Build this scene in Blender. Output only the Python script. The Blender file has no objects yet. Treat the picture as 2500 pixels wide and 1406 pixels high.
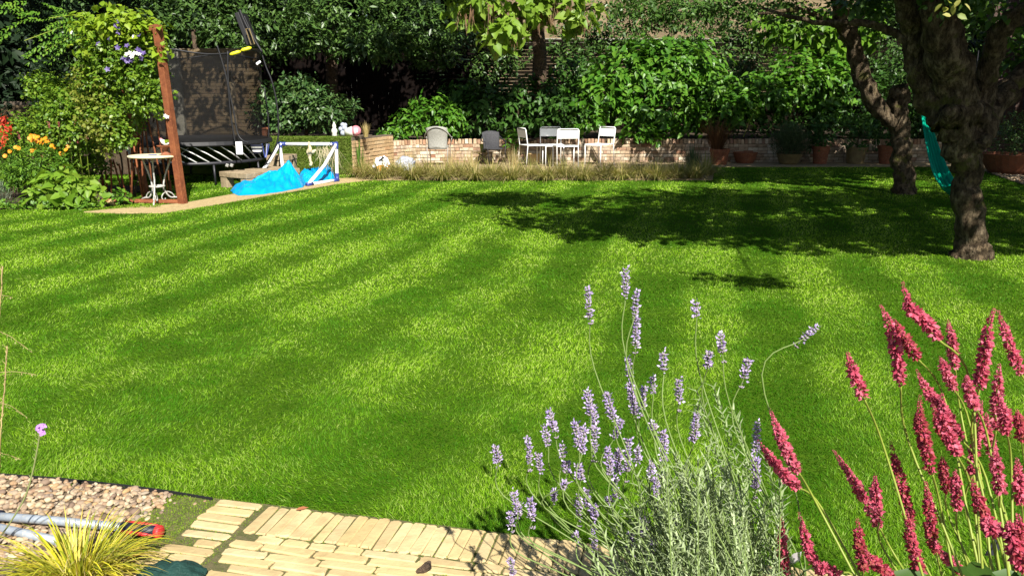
import bpy, bmesh, math, random
import numpy as np
from mathutils import Vector, Matrix, noise as mnoise
random.seed(7)
RNG = np.random.default_rng(11)
PI = math.pi; A_ = np.array
SC = bpy.context.scene
COL = SC.collection

# ------------------------------------------------------------------ camera maths
F = 1962.0; PITCH = math.radians(13.7); CAM = Vector((0, 0, 1.6))
cp, sp = math.cos(PITCH), math.sin(PITCH)
def ray(px, py):
    u = (px - 1250) / F; v = (703 - py) / F
    return Vector((u, cp + v * sp, -sp + v * cp))
def gp(px, py, z=0.0):
    d = ray(px, py); t = (z - CAM.z) / d.z
    return CAM + d * t
def at(px, py, Y):
    d = ray(px, py); return CAM + d * (Y / d.y)
def mpp(P):
    P = Vector(P); return ((P.y) * cp - (P.z - 1.6) * sp) / F

# ------------------------------------------------------------------ objects
def tag(o, label=None, cat=None, group=None, kind=None):
    if label: o['label'] = label
    if cat: o['category'] = cat
    if group: o['group'] = group
    if kind: o['kind'] = kind
    return o
def thing(name, label, cat, loc=(0, 0, 0), group=None, rz=0.0):
    o = bpy.data.objects.new(name, None); COL.objects.link(o)
    o.empty_display_size = 0.1
    o.location = loc; o.rotation_euler = (0, 0, rz)
    return tag(o, label, cat, group)
def link(name, me, mat, parent=None, loc=None):
    o = bpy.data.objects.new(name, me); COL.objects.link(o)
    if mat: 
        for m in (mat if isinstance(mat, (list, tuple)) else [mat]): me.materials.append(m)
    if parent:
        o.parent = parent
        if loc is None:   # mesh is in world coordinates
            o.matrix_parent_inverse = (Matrix.Translation(parent.location) @ parent.rotation_euler.to_matrix().to_4x4()).inverted()
    if loc is not None: o.location = loc
    return o

class MB:
    def __init__(s): s.v = []; s.f = []; s.mi = []
    def add(s, vs, fs, mi=0):
        n = len(s.v); s.v += [tuple(p) for p in vs]
        s.f += [tuple(i + n for i in f) for f in fs]; s.mi += [mi] * len(fs)
        return s
    def box(s, c, size, rot=None, mi=0, taper=1.0):
        hx, hy, hz = [k / 2 for k in size]
        vs = []
        for z in (-1, 1):
            k = taper if z > 0 else 1
            for x, y in ((-1, -1), (1, -1), (1, 1), (-1, 1)):
                p = Vector((x * hx * k, y * hy * k, z * hz))
                if rot is not None: p = rot @ p
                vs.append(p + Vector(c))
        return s.add(vs, [(3, 2, 1, 0), (4, 5, 6, 7), (0, 1, 5, 4), (1, 2, 6, 5), (2, 3, 7, 6), (3, 0, 4, 7)], mi)
    def tube(s, pts, r, seg=8, cap=True, mi=0, bump=0.0):
        pts = [Vector(p) for p in pts]; n = len(pts)
        rs = r if isinstance(r, (list, tuple)) else [r] * n
        vs = []; ref = None
        for i, p in enumerate(pts):
            t = (pts[min(i + 1, n - 1)] - pts[max(i - 1, 0)]).normalized()
            if ref is None:
                ref = t.cross(Vector((0, 0, 1)))
                if ref.length < 1e-3: ref = Vector((1, 0, 0))
            ref = (ref - t * ref.dot(t)).normalized(); b = t.cross(ref)
            for k in range(seg):
                a = 2 * PI * k / seg
                rr = rs[i]
                if bump: 
                    q = p + (ref * math.cos(a) + b * math.sin(a)) * rr
                    rr *= 1 + bump * mnoise.noise(q * 6) + bump * .6 * mnoise.noise(q * 17)
                vs.append(p + (ref * math.cos(a) + b * math.sin(a)) * rr)
        fs = [(i * seg + k, i * seg + (k + 1) % seg, (i + 1) * seg + (k + 1) % seg, (i + 1) * seg + k) for i in range(n - 1) for k in range(seg)]
        if cap: fs += [tuple(range(seg))[::-1], tuple((n - 1) * seg + k for k in range(seg))]
        return s.add(vs, fs, mi)
    def lathe(s, prof, c=(0, 0, 0), seg=20, mi=0, sy=1.0):
        c = Vector(c); vs = []
        for r, z in prof:
            for k in range(seg):
                a = 2 * PI * k / seg; vs.append(c + Vector((r * math.cos(a), r * sy * math.sin(a), z)))
        n = len(prof)
        fs = [(i * seg + k, i * seg + (k + 1) % seg, (i + 1) * seg + (k + 1) % seg, (i + 1) * seg + k) for i in range(n - 1) for k in range(seg)]
        fs += [tuple(range(seg))[::-1], tuple((n - 1) * seg + k for k in range(seg))]
        return s.add(vs, fs, mi)
    def ball(s, c, r, seg=12, rings=8, mi=0):
        rr = r if isinstance(r, (list, tuple)) else (r, r, r)
        prof = [(max(1e-4, math.sin(PI * i / rings)), -math.cos(PI * i / rings)) for i in range(rings + 1)]
        vs = []
        for a, z in prof:
            for k in range(seg):
                t = 2 * PI * k / seg
                vs.append((c[0] + rr[0] * a * math.cos(t), c[1] + rr[1] * a * math.sin(t), c[2] + rr[2] * z))
        fs = [(i * seg + k, i * seg + (k + 1) % seg, (i + 1) * seg + (k + 1) % seg, (i + 1) * seg + k) for i in range(rings) for k in range(seg)]
        return s.add(vs, fs, mi)
    def build(s, name, mat, parent=None, smooth=False, bevel=0.0, loc=None):
        me = bpy.data.meshes.new(name); me.from_pydata(s.v, [], s.f); me.update()
        if any(s.mi): me.polygons.foreach_set('material_index', s.mi)
        if smooth: me.polygons.foreach_set('use_smooth', [True] * len(me.polygons))
        o = link(name, me, mat, parent, loc)
        if bevel:
            m = o.modifiers.new('bevel', 'BEVEL'); m.width = bevel; m.segments = 2; m.limit_method = 'ANGLE'
        return o

def np_mesh(name, V, Fc, smooth=False, attr=None):
    me = bpy.data.meshes.new(name)
    V = np.ascontiguousarray(V, dtype=np.float32); Fc = np.ascontiguousarray(Fc, dtype=np.int32)
    k = Fc.shape[1]
    me.vertices.add(len(V)); me.vertices.foreach_set('co', V.ravel())
    me.loops.add(Fc.size); me.loops.foreach_set('vertex_index', Fc.ravel())
    me.polygons.add(len(Fc))
    me.polygons.foreach_set('loop_start', np.arange(0, Fc.size, k, dtype=np.int32))
    me.polygons.foreach_set('loop_total', np.full(len(Fc), k, dtype=np.int32))
    if smooth: me.polygons.foreach_set('use_smooth', np.ones(len(Fc), dtype=bool))
    if attr is not None:
        a = me.attributes.new('tint', 'FLOAT', 'POINT'); a.data.foreach_set('value', np.ascontiguousarray(attr, dtype=np.float32))
    me.update(calc_edges=True); me.validate()
    return me
def nz(a): return a / np.maximum(np.linalg.norm(a, axis=-1, keepdims=True), 1e-9)

RHOMB = (np.array([(0, 0, 0), (.42, .5, .12), (1, 0, -.08), (.42, -.5, .12)]), [(0, 3, 2), (0, 2, 1)])
OVAL = (np.array([(0, 0, 0), (.25, .42, .08), (.6, .45, .06), (1, 0, -.14), (.6, -.45, .06), (.25, -.42, .08), (.45, 0, -.02)]),
        [(0, 6, 1), (1, 6, 2), (2, 6, 3), (3, 6, 4), (4, 6, 5), (5, 6, 0)])
HEART = (np.array([(0.06, 0, 0), (-.06, .28, .07), (.22, .5, .12), (.62, .3, .04), (1.02, 0, -.22), (.62, -.3, .04), (.22, -.5, .12), (-.06, -.28, .07), (.42, 0, -.03)]),
         [(0, 8, 1), (1, 8, 2), (2, 8, 3), (3, 8, 4), (4, 8, 5), (5, 8, 6), (6, 8, 7), (7, 8, 0)])
BUD = (np.array([(0, 0, 0), (.45, .5, 0), (.45, 0, .5), (.45, -.5, 0), (.45, 0, -.5), (1, 0, 0)]),
       [(0, 2, 1), (0, 3, 2), (0, 4, 3), (0, 1, 4), (5, 1, 2), (5, 2, 3), (5, 3, 4), (5, 4, 1)])
def leaves(name, mat, parent, pos, d, n, L, W, tmpl=RHOMB, smooth=False):
    T, fs = tmpl; pos = np.asarray(pos, float); N = len(pos)
    d = nz(np.asarray(d, float)); s = nz(np.cross(n, d)); n = np.cross(d, s)
    L = np.broadcast_to(np.asarray(L, float), (N,)); W = np.broadcast_to(np.asarray(W, float), (N,))
    V = pos[:, None, :] + T[None, :, 0, None] * (d * L[:, None])[:, None, :] + T[None, :, 1, None] * (s * W[:, None])[:, None, :] + T[None, :, 2, None] * (n * W[:, None])[:, None, :]
    k = len(T); Fc = (np.arange(N)[:, None, None] * k + np.array(fs)[None]).reshape(-1, 3)
    return link(name, np_mesh(name, V.reshape(-1, 3), Fc, smooth), mat, parent)

def blade_geo(pos, d, L, W, curl, segs=3, tint=None, keel=None):
    N = len(pos); d = nz(d)
    side = keel if keel is not None else nz(np.cross(d, np.array([0, 0, 1.0])[None]) + 1e-6)
    rows = []
    for i in range(segs):
        t = i / segs; w = W * (1 - t ** 2) * .5
        c = pos + d * (L * t)[:, None]; c[:, 2] -= L * curl * t * t
        rows += [c - side * w[:, None], c + side * w[:, None]]
    c = pos + d * L[:, None]; c[:, 2] -= L * curl
    rows.append(c)
    V = np.stack(rows, 1); k = 2 * segs + 1
    fs = []
    for i in range(segs - 1):
        a = 2 * i; fs += [(a, a + 1, a + 3), (a, a + 3, a + 2)]
    a = 2 * (segs - 1); fs.append((a, a + 1, a + 2))
    Fc = (np.arange(N)[:, None, None] * k + np.array(fs)[None]).reshape(-1, 3)
    return V.reshape(-1, 3), Fc, (None if tint is None else np.repeat(tint, k))
def blades(name, mat, parent, pos, d, L, W, curl, segs=3, tint=None, keel=None):
    V, Fc, t = blade_geo(np.asarray(pos, float), np.asarray(d, float), L, W, curl, segs, tint, keel)
    return link(name, np_mesh(name, V, Fc, False, t), mat, parent)
def rvec(n): return nz(RNG.normal(size=(n, 3)))

def vnoise(x, y, cell, seed):
    r = np.random.default_rng(seed); G = r.random((256, 256))
    X = x / cell + 1000; Y = y / cell + 1000
    i = np.floor(X).astype(int); j = np.floor(Y).astype(int); fx = X - i; fy = Y - j
    fx = fx * fx * (3 - 2 * fx); fy = fy * fy * (3 - 2 * fy)
    g = lambda a, b: G[a % 256, b % 256]
    return (g(i, j) * (1 - fx) + g(i + 1, j) * fx) * (1 - fy) + (g(i, j + 1) * (1 - fx) + g(i + 1, j + 1) * fx) * fy
def inpoly(x, y, poly):
    inside = np.zeros(len(x), bool); n = len(poly)
    for i in range(n):
        x1, y1 = poly[i][0], poly[i][1]; x2, y2 = poly[(i + 1) % n][0], poly[(i + 1) % n][1]
        c = ((y1 > y) != (y2 > y)) & (x < (x2 - x1) * (y - y1) / (y2 - y1 + 1e-12) + x1)
        inside ^= c
    return inside

# ellipsoid from pixels: centre px, depth, radii in px, depth radius in m
def E(px, py, Y, rx, rz, ry):
    c = at(px, py, Y); m = mpp(c); return (np.array(c), np.array((rx * m, ry, rz * m)))
def crown(name, mat, parent, ells, n_clump, per, spread, L, W, tmpl=RHOMB, up=.5, droop=.25, shell=(.7, 1.05), facing=0.0, asp=.2, zmin=None, nup=.9):
    w = np.array([(e[1][0] * e[1][2] + e[1][0] * e[1][1] + e[1][1] * e[1][2]) for e in ells]); w = w / w.sum()
    idx = RNG.choice(len(ells), n_clump, p=w)
    C = np.array([e[0] for e in ells])[idx]; R = np.array([e[1] for e in ells])[idx]
    u = rvec(n_clump)
    if facing: u[:, 1] -= facing; u = nz(u)
    c = C + u * R * RNG.uniform(shell[0], shell[1], (n_clump, 1))
    if zmin is not None: c[:, 2] = np.maximum(c[:, 2], zmin + RNG.random(n_clump) * .1)
    ax = nz(u + np.array([0, 0, up]) + RNG.normal(size=(n_clump, 3)) * .45)
    c = np.repeat(c, per, 0); ax = np.repeat(ax, per, 0); uu = np.repeat(u, per, 0); N = len(c)
    t = RNG.uniform(-1, 1, (N, 1))
    side = nz(np.cross(ax, rvec(N)))
    pos = c + ax * t * spread * .8 + side * spread * .35 * RNG.random((N, 1))
    d = nz(side + ax * .55 + np.array([0, 0, -droop]))
    n = nz(np.array([0, 0, nup])[None] + uu * .5 + ax * .2 + RNG.normal(size=(N, 3)) * .35)
    s = RNG.uniform(.5, 1.3, N)
    return leaves(name, mat, parent, pos, d, n, L * s, W * s * RNG.uniform(.8, 1.15, N), tmpl)

# ------------------------------------------------------------------ materials
def new_mat(name):
    m = bpy.data.materials.new(name); m.use_nodes = True
    nt = m.node_tree; nt.nodes.clear()
    out = nt.nodes.new('ShaderNodeOutputMaterial')
    return m, nt, nt.nodes, nt.links, out
def c4(c): return (c[0], c[1], c[2], 1)
def mixc(nt, fac, a, b, mode='MIX'):
    n = nt.nodes.new('ShaderNodeMix'); n.data_type = 'RGBA'; n.blend_type = mode
    for s, val in ((0, fac), (6, a), (7, b)):
        if isinstance(val, (tuple, list)): n.inputs[s].default_value = c4(val)
        elif isinstance(val, (int, float)): n.inputs[s].default_value = val
        else: nt.links.new(val, n.inputs[s])
    return n.outputs[2]
def noise_fac(nt, scale, detail=3, lo=.35, hi=.65, vec=None, rough=.6):
    n = nt.nodes.new('ShaderNodeTexNoise'); n.inputs['Scale'].default_value = scale; n.inputs['Detail'].default_value = detail
    n.inputs['Roughness'].default_value = rough
    if vec is None:
        g = nt.nodes.new('ShaderNodeNewGeometry'); vec = g.outputs['Position']
    nt.links.new(vec, n.inputs['Vector'])
    r = nt.nodes.new('ShaderNodeMapRange'); r.inputs[1].default_value = lo; r.inputs[2].default_value = hi
    nt.links.new(n.outputs['Fac'], r.inputs[0]); return r.outputs[0]
def leaf_mat(name, cols, trans=.35, rough=.45, spec=.35, tint=None):
    m, nt, N, Lk, out = new_mat(name)
    g = N.new('ShaderNodeNewGeometry'); rp = N.new('ShaderNodeValToRGB')
    el = rp.color_ramp.elements
    el[0].position = 0; el[0].color = c4(cols[0]); el[1].position = 1; el[1].color = c4(cols[-1])
    for i, c in enumerate(cols[1:-1]):
        e = el.new((i + 1) / (len(cols) - 1)); e.color = c4(c)
    Lk.new(g.outputs['Random Per Island'], rp.inputs[0]); colr = rp.outputs[0]
    if tint is not None:
        a = N.new('ShaderNodeAttribute'); a.attribute_name = 'tint'
        colr = mixc(nt, a.outputs['Fac'], tint, colr)
    p = N.new('ShaderNodeBsdfPrincipled'); p.inputs['Roughness'].default_value = rough
    p.inputs['Specular IOR Level'].default_value = spec
    Lk.new(colr, p.inputs['Base Color'])
    t = N.new('ShaderNodeBsdfTranslucent')
    tc = mixc(nt, .6, colr, (1.0, 1.0, .35), 'MULTIPLY'); Lk.new(tc, t.inputs['Color'])
    mx = N.new('ShaderNodeMixShader'); mx.inputs[0].default_value = trans
    Lk.new(p.outputs[0], mx.inputs[1]); Lk.new(t.outputs[0], mx.inputs[2]); Lk.new(mx.outputs[0], out.inputs[0])
    return m
def rough_mat(name, c1, c2, scale=8, rough=.8, bump=.2, bscale=None, metal=0, spec=.3, c3=None, island=0.0, lo=.35, hi=.65):
    m, nt, N, Lk, out = new_mat(name)
    col = mixc(nt, noise_fac(nt, scale, 5, lo, hi), c1, c2)
    if c3 is not None: col = mixc(nt, noise_fac(nt, scale * 3.7, 4, .55, .7), col, c3)
    p = N.new('ShaderNodeBsdfPrincipled'); p.inputs['Roughness'].default_value = rough; p.inputs['Metallic'].default_value = metal
    p.inputs['Specular IOR Level'].default_value = spec
    if island:
        g = N.new('ShaderNodeNewGeometry'); mr = N.new('ShaderNodeMapRange'); mr.inputs[3].default_value = 1 - island; mr.inputs[4].default_value = 1 + island
        Lk.new(g.outputs['Random Per Island'], mr.inputs[0])
        hsv = N.new('ShaderNodeHueSaturation'); Lk.new(mr.outputs[0], hsv.inputs['Value']); Lk.new(col, hsv.inputs['Color']); col = hsv.outputs[0]
    Lk.new(col, p.inputs['Base Color'])
    if bump:
        b = N.new('ShaderNodeBump'); b.inputs['Strength'].default_value = bump; b.inputs['Distance'].default_value = .06 if bump >= .9 else .02
        n = N.new('ShaderNodeTexNoise'); n.inputs['Scale'].default_value = bscale or scale * 5; n.inputs['Detail'].default_value = 6
        g = N.new('ShaderNodeNewGeometry'); Lk.new(g.outputs['Position'], n.inputs['Vector'])
        Lk.new(n.outputs['Fac'], b.inputs['Height']); Lk.new(b.outputs[0], p.inputs['Normal'])
    Lk.new(p.outputs[0], out.inputs[0]); return m
def ramp_island(name, cols, rough=.85, nscale=25, dirt=(.1, .08, .05), dirtamt=.5, bump=.3):
    m, nt, N, Lk, out = new_mat(name)
    g = N.new('ShaderNodeNewGeometry'); rp = N.new('ShaderNodeValToRGB'); el = rp.color_ramp.elements
    el[0].color = c4(cols[0]); el[1].color = c4(cols[-1])
    for i, c in enumerate(cols[1:-1]):
        e = el.new((i + 1) / (len(cols) - 1)); e.color = c4(c)
    Lk.new(g.outputs['Random Per Island'], rp.inputs[0])
    f = noise_fac(nt, nscale, 5, .45, .75); mm = N.new('ShaderNodeMath'); mm.operation = 'MULTIPLY'; mm.inputs[1].default_value = dirtamt
    Lk.new(f, mm.inputs[0]); col = mixc(nt, mm.outputs[0], rp.outputs[0], dirt)
    p = N.new('ShaderNodeBsdfPrincipled'); p.inputs['Roughness'].default_value = rough; p.inputs['Specular IOR Level'].default_value = .12
    Lk.new(col, p.inputs['Base Color'])
    b = N.new('ShaderNodeBump'); b.inputs['Strength'].default_value = bump; b.inputs['Distance'].default_value = .01
    n = N.new('ShaderNodeTexNoise'); n.inputs['Scale'].default_value = nscale * 3; n.inputs['Detail'].default_value = 5
    Lk.new(g.outputs['Position'], n.inputs['Vector']); Lk.new(n.outputs['Fac'], b.inputs['Height']); Lk.new(b.outputs[0], p.inputs['Normal'])
    Lk.new(p.outputs[0], out.inputs[0]); return m
def brick_mat(name, c1, c2, mortar, bw=.225, rh=.075):
    m, nt, N, Lk, out = new_mat(name)
    g = N.new('ShaderNodeNewGeometry'); sx = N.new('ShaderNodeSeparateXYZ'); Lk.new(g.outputs['Position'], sx.inputs[0])
    ad = N.new('ShaderNodeMath'); ad.operation = 'ADD'; Lk.new(sx.outputs[0], ad.inputs[0]); Lk.new(sx.outputs[1], ad.inputs[1])
    cx = N.new('ShaderNodeCombineXYZ'); Lk.new(ad.outputs[0], cx.inputs[0]); Lk.new(sx.outputs[2], cx.inputs[1])
    b = N.new('ShaderNodeTexBrick'); b.inputs['Scale'].default_value = 1; b.inputs['Brick Width'].default_value = bw; b.inputs['Row Height'].default_value = rh
    b.inputs['Mortar Size'].default_value = .008; b.inputs['Color1'].default_value = c4(c1); b.inputs['Color2'].default_value = c4(c2); b.inputs['Mortar'].default_value = c4(mortar)
    Lk.new(cx.outputs[0], b.inputs['Vector'])
    col = mixc(nt, noise_fac(nt, 1.2, 4), b.outputs[0], (c1[0] * .5, c1[1] * .5, c1[2] * .5))
    p = N.new('ShaderNodeBsdfPrincipled'); p.inputs['Roughness'].default_value = .9; Lk.new(col, p.inputs['Base Color'])
    bp = N.new('ShaderNodeBump'); bp.inputs['Strength'].default_value = .5; bp.inputs['Distance'].default_value = .01; bp.invert = True
    Lk.new(b.outputs['Fac'], bp.inputs['Height']); Lk.new(bp.outputs[0], p.inputs['Normal'])
    Lk.new(p.outputs[0], out.inputs[0]); return m
def plain(name, c, rough=.5, metal=0, spec=.4, var=.12, scale=30):
    return rough_mat(name, c, tuple(k * (1 - var * 2) for k in c), scale, rough, .05, None, metal, spec)

M = {}
M['lawn_soil'] = rough_mat('lawn_thatch', (.03, .075, .004), (.05, .10, .005), 30, .95, .4, None, 0, .05)
M['grass'] = leaf_mat('grass_blades', [(.14, .295, .006), (.175, .335, .010), (.22, .37, .02), (.38, .47, .12)], .3, .55, .1, tint=(.045, .15, .003))
M['soil'] = rough_mat('soil', (.035, .025, .016), (.07, .05, .03), 14, .95, .6)
M['dirt_edge'] = rough_mat('dry_earth', (.16, .12, .07), (.08, .055, .03), 30, .95, .6)
M['paver'] = ramp_island('buff_pavers', [(.41, .315, .15), (.46, .355, .175), (.43, .325, .16), (.49, .39, .21), (.37, .28, .14), (.45, .36, .20)], .85, 11, (.24, .17, .08), .6, .4)
M['moss'] = leaf_mat('moss', [(.07, .13, .008), (.12, .20, .012), (.17, .23, .02)], .1, .9, .1)
M['moss_bed'] = rough_mat('mossy_sand', (.06, .075, .015), (.12, .10, .05), 40, .95, .5, 200)
M['gravel_bed'] = rough_mat('gravel_bed', (.22, .16, .10), (.10, .075, .05), 60, .95, .6)
M['pebble'] = ramp_island('pebbles', [(.32, .21, .11), (.22, .14, .09), (.40, .31, .21), (.16, .11, .08), (.30, .23, .16), (.36, .23, .11), (.20, .16, .13), (.46, .38, .25), (.27, .19, .12)], .7, 60, (.2, .15, .1), .35, .1)
M['sandpath'] = rough_mat('sandy_pavers', (.42, .32, .16), (.30, .22, .11), 20, .95, .5, 60, c3=(.16, .15, .05))
M['terrace'] = rough_mat('terrace_gravel', (.30, .23, .13), (.2, .15, .08), 30, .95, .5)
M['edging'] = plain('black_edging', (.012, .012, .012), .6)
M['rust'] = rough_mat('rusty_steel', (.21, .07, .028), (.13, .04, .018), 9, .85, .25, 60, .0, .2, c3=(.26, .10, .04))
def bark_mat(name, deep, mid, pale, mossc):
    m, nt, N, Lk, out = new_mat(name)
    g = N.new('ShaderNodeNewGeometry'); mp_ = N.new('ShaderNodeMapping'); mp_.inputs['Scale'].default_value = (1, 1, .38); Lk.new(g.outputs['Position'], mp_.inputs[0])
    f1 = noise_fac(nt, 22, 8, .36, .56, mp_.outputs[0], .72); f2 = noise_fac(nt, 60, 6, .3, .7, None, .7)
    col = mixc(nt, f1, deep, mixc(nt, noise_fac(nt, 9, 6, .42, .62), mid, pale))
    col = mixc(nt, noise_fac(nt, 5, 6, .56, .66), col, mossc)
    p = N.new('ShaderNodeBsdfPrincipled'); p.inputs['Roughness'].default_value = .95; p.inputs['Specular IOR Level'].default_value = .1; Lk.new(col, p.inputs['Base Color'])
    ma = N.new('ShaderNodeMath'); ma.operation = 'MULTIPLY_ADD'; ma.inputs[1].default_value = .35; Lk.new(f2, ma.inputs[0]); Lk.new(f1, ma.inputs[2])
    b = N.new('ShaderNodeBump'); b.inputs['Strength'].default_value = 1; b.inputs['Distance'].default_value = .03; Lk.new(ma.outputs[0], b.inputs['Height']); Lk.new(b.outputs[0], p.inputs['Normal'])
    Lk.new(p.outputs[0], out.inputs[0]); return m
M['barkA'] = bark_mat('apple_bark', (.028, .019, .012), (.11, .08, .047), (.20, .155, .10), (.11, .11, .03))
M['bark'] = rough_mat('brown_bark', (.10, .065, .04), (.04, .028, .018), 9, .95, .9, 30)
M['canopy'] = leaf_mat('apple_leaves', [(.03, .075, .012), (.05, .11, .015), (.07, .14, .02)], .22, .5, .3)
M['applebright'] = leaf_mat('sun_toned_apple_leaves', [(.30, .32, .06), (.45, .42, .15), (.22, .30, .05)], .5, .5)  # pale yellow copy of the apple leaves, sunlight put into the colour
M['evergreen'] = leaf_mat('glossy_evergreen', [(.022, .055, .010), (.045, .095, .018), (.07, .13, .024)], .12, .42, .4)
M['evergreen2'] = leaf_mat('camellia_leaves', [(.022, .06, .014), (.04, .09, .02), (.07, .12, .03)], .1, .42, .4)
M['yew'] = leaf_mat('shade_dark_yew', [(.005, .014, .005), (.010, .024, .007)], .1, .6, .2)  # near-black leaf colour stands in for the shade of the hollows
M['catalpa'] = leaf_mat('catalpa_leaves', [(.13, .24, .02), (.18, .30, .03), (.24, .35, .05)], .45, .45, .3)
M['pod'] = leaf_mat('seed_pods', [(.11, .055, .025), (.16, .09, .04), (.07, .04, .02)], .1, .7)
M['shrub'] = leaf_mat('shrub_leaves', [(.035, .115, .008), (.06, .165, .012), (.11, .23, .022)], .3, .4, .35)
M['shrubdark'] = leaf_mat('shade_toned_shrub_leaves', [(.02, .06, .008), (.035, .09, .012), (.05, .12, .018)], .25, .45, .3)  # darker copy of the shrub leaves, shade put into the colour
M['maple'] = leaf_mat('maple_leaves', [(.09, .20, .015), (.13, .25, .02), (.06, .15, .012)], .4, .45, .3)
M['climber'] = leaf_mat('climber_leaves', [(.06, .14, .010), (.11, .20, .014), (.18, .27, .025)], .35, .4, .35)
M['hop'] = leaf_mat('lime_climber_leaves', [(.16, .27, .015), (.22, .34, .02), (.28, .36, .03)], .45, .45, .3)
M['limey'] = leaf_mat('yellowing_leaves', [(.20, .22, .03), (.14, .20, .02), (.26, .25, .05)], .4, .5, .3)
M['herb'] = leaf_mat('herbaceous_leaves', [(.06, .15, .012), (.09, .20, .018), (.14, .25, .02)], .35, .45, .3)
M['broad'] = leaf_mat('broad_leaves', [(.10, .20, .012), (.14, .26, .02), (.20, .30, .03)], .4, .45, .3)
M['sword'] = leaf_mat('sword_leaves', [(.07, .17, .02), (.12, .23, .03)], .35, .45, .3)
M['silver'] = leaf_mat('silver_leaves', [(.13, .18, .11), (.18, .23, .15), (.22, .27, .19)], .2, .7, .2)
M['greybush'] = leaf_mat('grey_green_leaves', [(.06, .10, .04), (.09, .13, .06)], .2, .7, .2)
M['drygrass'] = leaf_mat('dry_grass', [(.42, .34, .13), (.27, .27, .06), (.17, .21, .04), (.52, .42, .2), (.33, .28, .1), (.22, .23, .05)], .35, .55, .3)
M['straw'] = leaf_mat('straw', [(.45, .36, .16), (.36, .28, .10), (.5, .42, .22)], .3, .55, .3)
M['copper'] = leaf_mat('copper_grass', [(.15, .07, .03), (.10, .045, .02), (.2, .11, .05)], .3, .6, .2)
M['carex'] = leaf_mat('variegated_sedge', [(.46, .44, .02), (.58, .53, .04), (.28, .32, .02), (.20, .25, .02), (.62, .56, .10), (.40, .28, .04)], .35, .4, .35)
M['lavleaf'] = leaf_mat('lavender_leaves', [(.20, .27, .11), (.28, .35, .17), (.36, .43, .25)], .25, .6, .25)
M['lavstem'] = leaf_mat('lavender_stems', [(.14, .22, .05), (.19, .26, .08)], .2, .6)
M['lavbud'] = leaf_mat('lavender_flowers', [(.27, .20, .44), (.36, .29, .50), (.25, .20, .24), (.42, .35, .54), (.32, .27, .27), (.38, .34, .33), (.20, .14, .38), (.36, .31, .36)], .25, .6, .2)
M['lavpetal'] = leaf_mat('lavender_petals', [(.46, .34, .68), (.58, .46, .78), (.66, .57, .80)], .35, .6, .1)
M['persbud'] = leaf_mat('bistort_flowers', [(.34, .03, .065), (.46, .055, .105), (.55, .09, .16), (.27, .02, .045), (.62, .17, .25)], .3, .5, .3)
M['perspetal'] = leaf_mat('bistort_petals', [(.48, .06, .11), (.58, .10, .17), (.66, .18, .26), (.42, .045, .08)], .4, .5, .15)
M['persfade'] = leaf_mat('faded_bistort_petals', [(.34, .035, .06), (.42, .06, .09), (.30, .09, .06), (.50, .10, .15)], .4, .55, .1)
M['perspale'] = leaf_mat('pale_bistort_petals', [(.50, .07, .13), (.62, .14, .22), (.70, .24, .32), (.40, .05, .07)], .45, .5, .1)
M['persstem'] = leaf_mat('bistort_stems', [(.20, .28, .03), (.26, .32, .05), (.14, .22, .02)], .2, .45)
M['persleaf'] = leaf_mat('bistort_leaves', [(.03, .075, .010), (.05, .11, .015)], .3, .5)
M['orange'] = leaf_mat('orange_petals', [(.75, .28, .01), (.80, .36, .02), (.6, .17, .01)], .3, .5)
M['redfl'] = leaf_mat('red_petals', [(.55, .03, .02), (.65, .08, .03), (.45, .02, .02)], .3, .5)
M['pinkfl'] = leaf_mat('dusty_pink_petals', [(.45, .12, .12), (.38, .10, .12)], .3, .5)
M['purple'] = leaf_mat('purple_petals', [(.10, .07, .24), (.15, .11, .30), (.07, .04, .18)], .3, .5)
M['mauve'] = leaf_mat('mauve_petals', [(.45, .20, .62), (.54, .28, .70)], .3, .5)
M['whitefl'] = leaf_mat('white_petals', [(.8, .8, .76), (.75, .75, .7)], .3, .5)
M['white'] = plain('white_paint', (.8, .8, .78), .4, var=.04)
M['whiteplastic'] = plain('white_plastic', (.78, .78, .78), .4, var=.04)
M['blueplastic'] = plain('blue_plastic', (.03, .05, .22), .4)
M['black'] = plain('black_rubber', (.012, .012, .014), .55)
M['blackmetal'] = plain('black_metal', (.02, .02, .025), .45)
M['fibreglass'] = plain('pale_fibreglass', (.7, .7, .68), .4, var=.05)
M['yellow'] = plain('yellow_foam', (.75, .68, .02), .5)
M['terracotta'] = rough_mat('terracotta', (.24, .085, .04), (.16, .055, .028), 10, .85, .2, c3=(.22, .13, .08))
M['buffpot'] = rough_mat('buff_clay', (.55, .38, .2), (.45, .3, .15), 8, .85, .2)
M['ochrepot'] = rough_mat('ochre_glaze', (.16, .12, .05), (.1, .07, .03), 8, .5, .2)
M['greenpot'] = plain('green_bucket', (.16, .20, .03), .5)
M['timber'] = rough_mat('weathered_timber', (.30, .235, .15), (.20, .15, .09), 6, .9, .4, 40)
M['darkfence'] = rough_mat('shade_dark_boards', (.008, .005, .004), (.004, .003, .003), 5, .9, .3, None, 0, .05)  # shade under the crowns is put into this near-black board colour
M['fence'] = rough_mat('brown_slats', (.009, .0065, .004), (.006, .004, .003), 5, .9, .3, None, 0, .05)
M['house'] = brick_mat('stock_brick', (.25, .185, .10), (.16, .11, .06), (.20, .16, .10))
M['darkhouse'] = brick_mat('dark_red_brick', (.08, .04, .03), (.05, .028, .022), (.06, .05, .04))
M['wallbrick'] = ramp_island('reclaimed_brick', [(.46, .37, .26), (.36, .26, .17), (.54, .47, .36), (.26, .13, .08), (.48, .40, .29), (.30, .19, .12), (.58, .51, .40), (.22, .12, .08)], .9, 9, (.10, .065, .035), .85, .6)
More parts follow.
